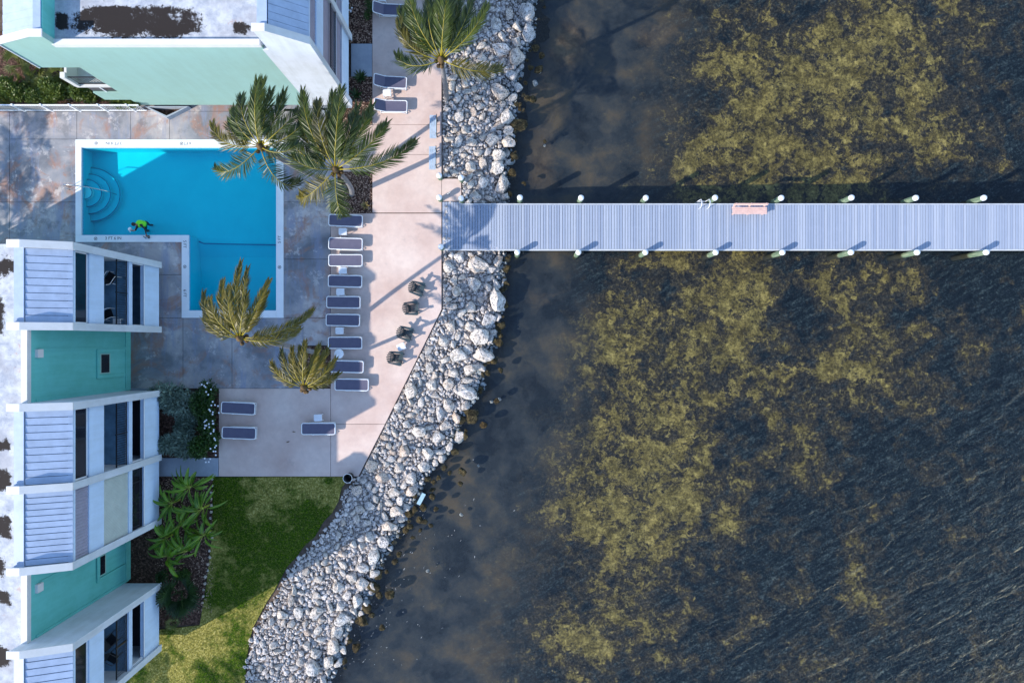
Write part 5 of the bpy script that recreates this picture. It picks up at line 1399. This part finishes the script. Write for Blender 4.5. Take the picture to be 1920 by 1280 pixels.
# legs: standing in the water, one knee bent
h1 = jn(268, 424, -.32, .095, pel); k1 = jn(262, 428, -.68, .07, h1); a1 = jn(262, 427, -1.06, .05, k1); jn(256, 429, -1.09, .04, a1)
h2 = jn(269, 415, -.32, .095, pel); k2 = jn(268, 418, -.70, .07, h2); a2 = jn(269, 416, -1.06, .05, k2); jn(263, 417, -1.09, .04, a2)
# right arm: straight down to the coping
s1 = jn(269, 423.5, .27, .075, che); e1 = jn(275, 430, .20, .052, s1); w1 = jn(275.5, 438, .10, .036, e1); m1 = jn(275.5, 441, .075, .035, w1)
# left arm: reaching along the wall toward the sponge
s2 = jn(261, 426, .22, .075, che); e2 = jn(255, 432, .06, .052, s2); w2 = jn(247.5, 432.5, -.02, .036, e2); m2 = jn(244.5, 431.5, -.02, .035, w2)
arm1 = {s1, e1}; 
for (w_, dx, dy) in ((m1, .6, 1.0), (m2, -1.0, .3)):
    px0 = {m1: (275.5, 441, .075), m2: (244.5, 431.5, -.02)}[w_]
    for q in range(4):
        ox = (q - 1.5) * .75; x_, y_ = (px0[0] + ox, px0[1] + 2.6 - .25 * abs(q - 1.3)) if w_ == m1 else (px0[0] - 2.6 + .25 * abs(q - 1.3), px0[1] + ox)
        f1 = jn(x_, y_, px0[2] - .005, .0095, w_); jn(x_ + (.0 if w_ == m1 else -1.0), y_ + (1.0 if w_ == m1 else .0), px0[2] - .025, .008, f1)
    jn(px0[0] + (1.9 if w_ == m1 else -.6), px0[1] + (.6 if w_ == m1 else -1.9), px0[2] - .01, .010, w_)
me = skin_figure(J, E, pel)
me.materials.clear()
for m_ in ('wetsuit', 'neon', 'skin', 'hair'): me.materials.append(M[m_])
JV = [Vector(j[0]) for j in J]
for p in me.polygons:
    c = p.center; i = min(range(len(JV)), key=lambda k: (JV[k] - c).length)
    e_ = None
    if i in (hd, hd2, nek): idx = 2
    elif i in (pel, sp1, che): idx = 0
    elif i in (w2, m2, m1) or i > m2: idx = 2
    elif i == e2 and c.y < JV[e2].y + .05 and c.x < JV[e2].x: idx = 2
    else: idx = 0
    p.material_index = idx; p.use_smooth = True
obj('body', me, pr)
# vest: a shell round the torso
def shell(path, n_=14):
    mb = MB(); mb.smooth = True; rings = []
    for (c, ax_, ra, rb) in path:
        ax_ = Vector(ax_).normalized(); u = ax_.cross(Vector((0, 1, 0))).normalized(); v = ax_.cross(u).normalized()
        rings.append([Vector(c) + u * ra * cos(2 * pi * k / n_) + v * rb * sin(2 * pi * k / n_) for k in range(n_)])
    mb.add([q for r_ in rings for q in r_], [(i * n_ + k, i * n_ + (k + 1) % n_, (i + 1) * n_ + (k + 1) % n_, (i + 1) * n_ + k) for i in range(len(rings) - 1) for k in range(n_)]); return mb
pv, sv_, cv, nv = (JV[k] for k in (pel, sp1, che, nek)); axd = (cv - pv)
shell([(pv + (sv_ - pv) * .2, axd, .19, .20), (sv_, axd, .185, .20), (cv - axd * .12, axd, .19, .235), (cv + (nv - cv) * .25, nv - cv, .16, .20), (cv + (nv - cv) * .62, nv - cv, .10, .12), (nv - (nv - cv) * .12, nv - cv, .075, .08)]).build('vest', 'neon', pr)
# head details: hair cap, ears, nose
hv = JV[hd]; fw = (JV[hd2] - JV[hd]).normalized()
MB().lathe([(.108, -.02), (.112, .03), (.095, .085), (.05, .118), (0, .125)], hv + Vector((.01, 0, .0)), 14).build('hair', 'hair', pr)
fd = Vector((-.75, -.35, -.5)).normalized(); sd_ = fd.cross(Vector((0, 0, 1))).normalized()
MB().lathe([(0, -.02), (.014, 0), (0, .03)], hv + fd * .10, 6).build('nose', 'skin', pr)
for s_ in (-1, 1):
    MB().lathe([(0, -.03), (.018, 0), (0, .03)], hv + sd_ * s_ * .098, 6).build('ear', 'skin', pr)
    MB().lathe([(0, -.008), (.011, 0), (0, .008)], hv + fd * .094 + sd_ * s_ * .035 + Vector((0, 0, .03)), 6).build('eye', 'hair', pr)
sp_ = thing('cleaning_sponge', 'white cleaning pad held against the pool wall by the wading person', 'sponge', G(243, 429.5, -.04))
MB().lathe([(0, -.05), (.10, -.05), (.12, 0), (.10, .05), (0, .06)], n=12).build('pad', 'glint_pad_white', sp_)
MB().tube([(0, -.05, 0), (.02, -.2, .02)], .022, 6).build('grip', 'glint_pad_white', sp_)
tl = thing('scraper_tool', 'small black-handled scraper lying on the pool coping by the hand', 'tool', G(272, 445, .045), -.6)
MB().tube([(-.10, 0, .02), (.06, 0, .02)], .02, 6).build('handle', 'bin_black', tl)
MB().box((.10, 0, .015), (.07, .07, .02)).build('blade', 'board_blue', tl)
tl = thing('tool_case', 'small black case lying on the pool coping beside the scraper', 'case', G(280, 444.5, .036), .1)
MB().box((0, 0, .04), (.10, .17, .08)).build('shell', 'bin_black', tl)
MB().box((0, 0, .085), (.04, .05, .012)).build('clasp', 'clay', tl)
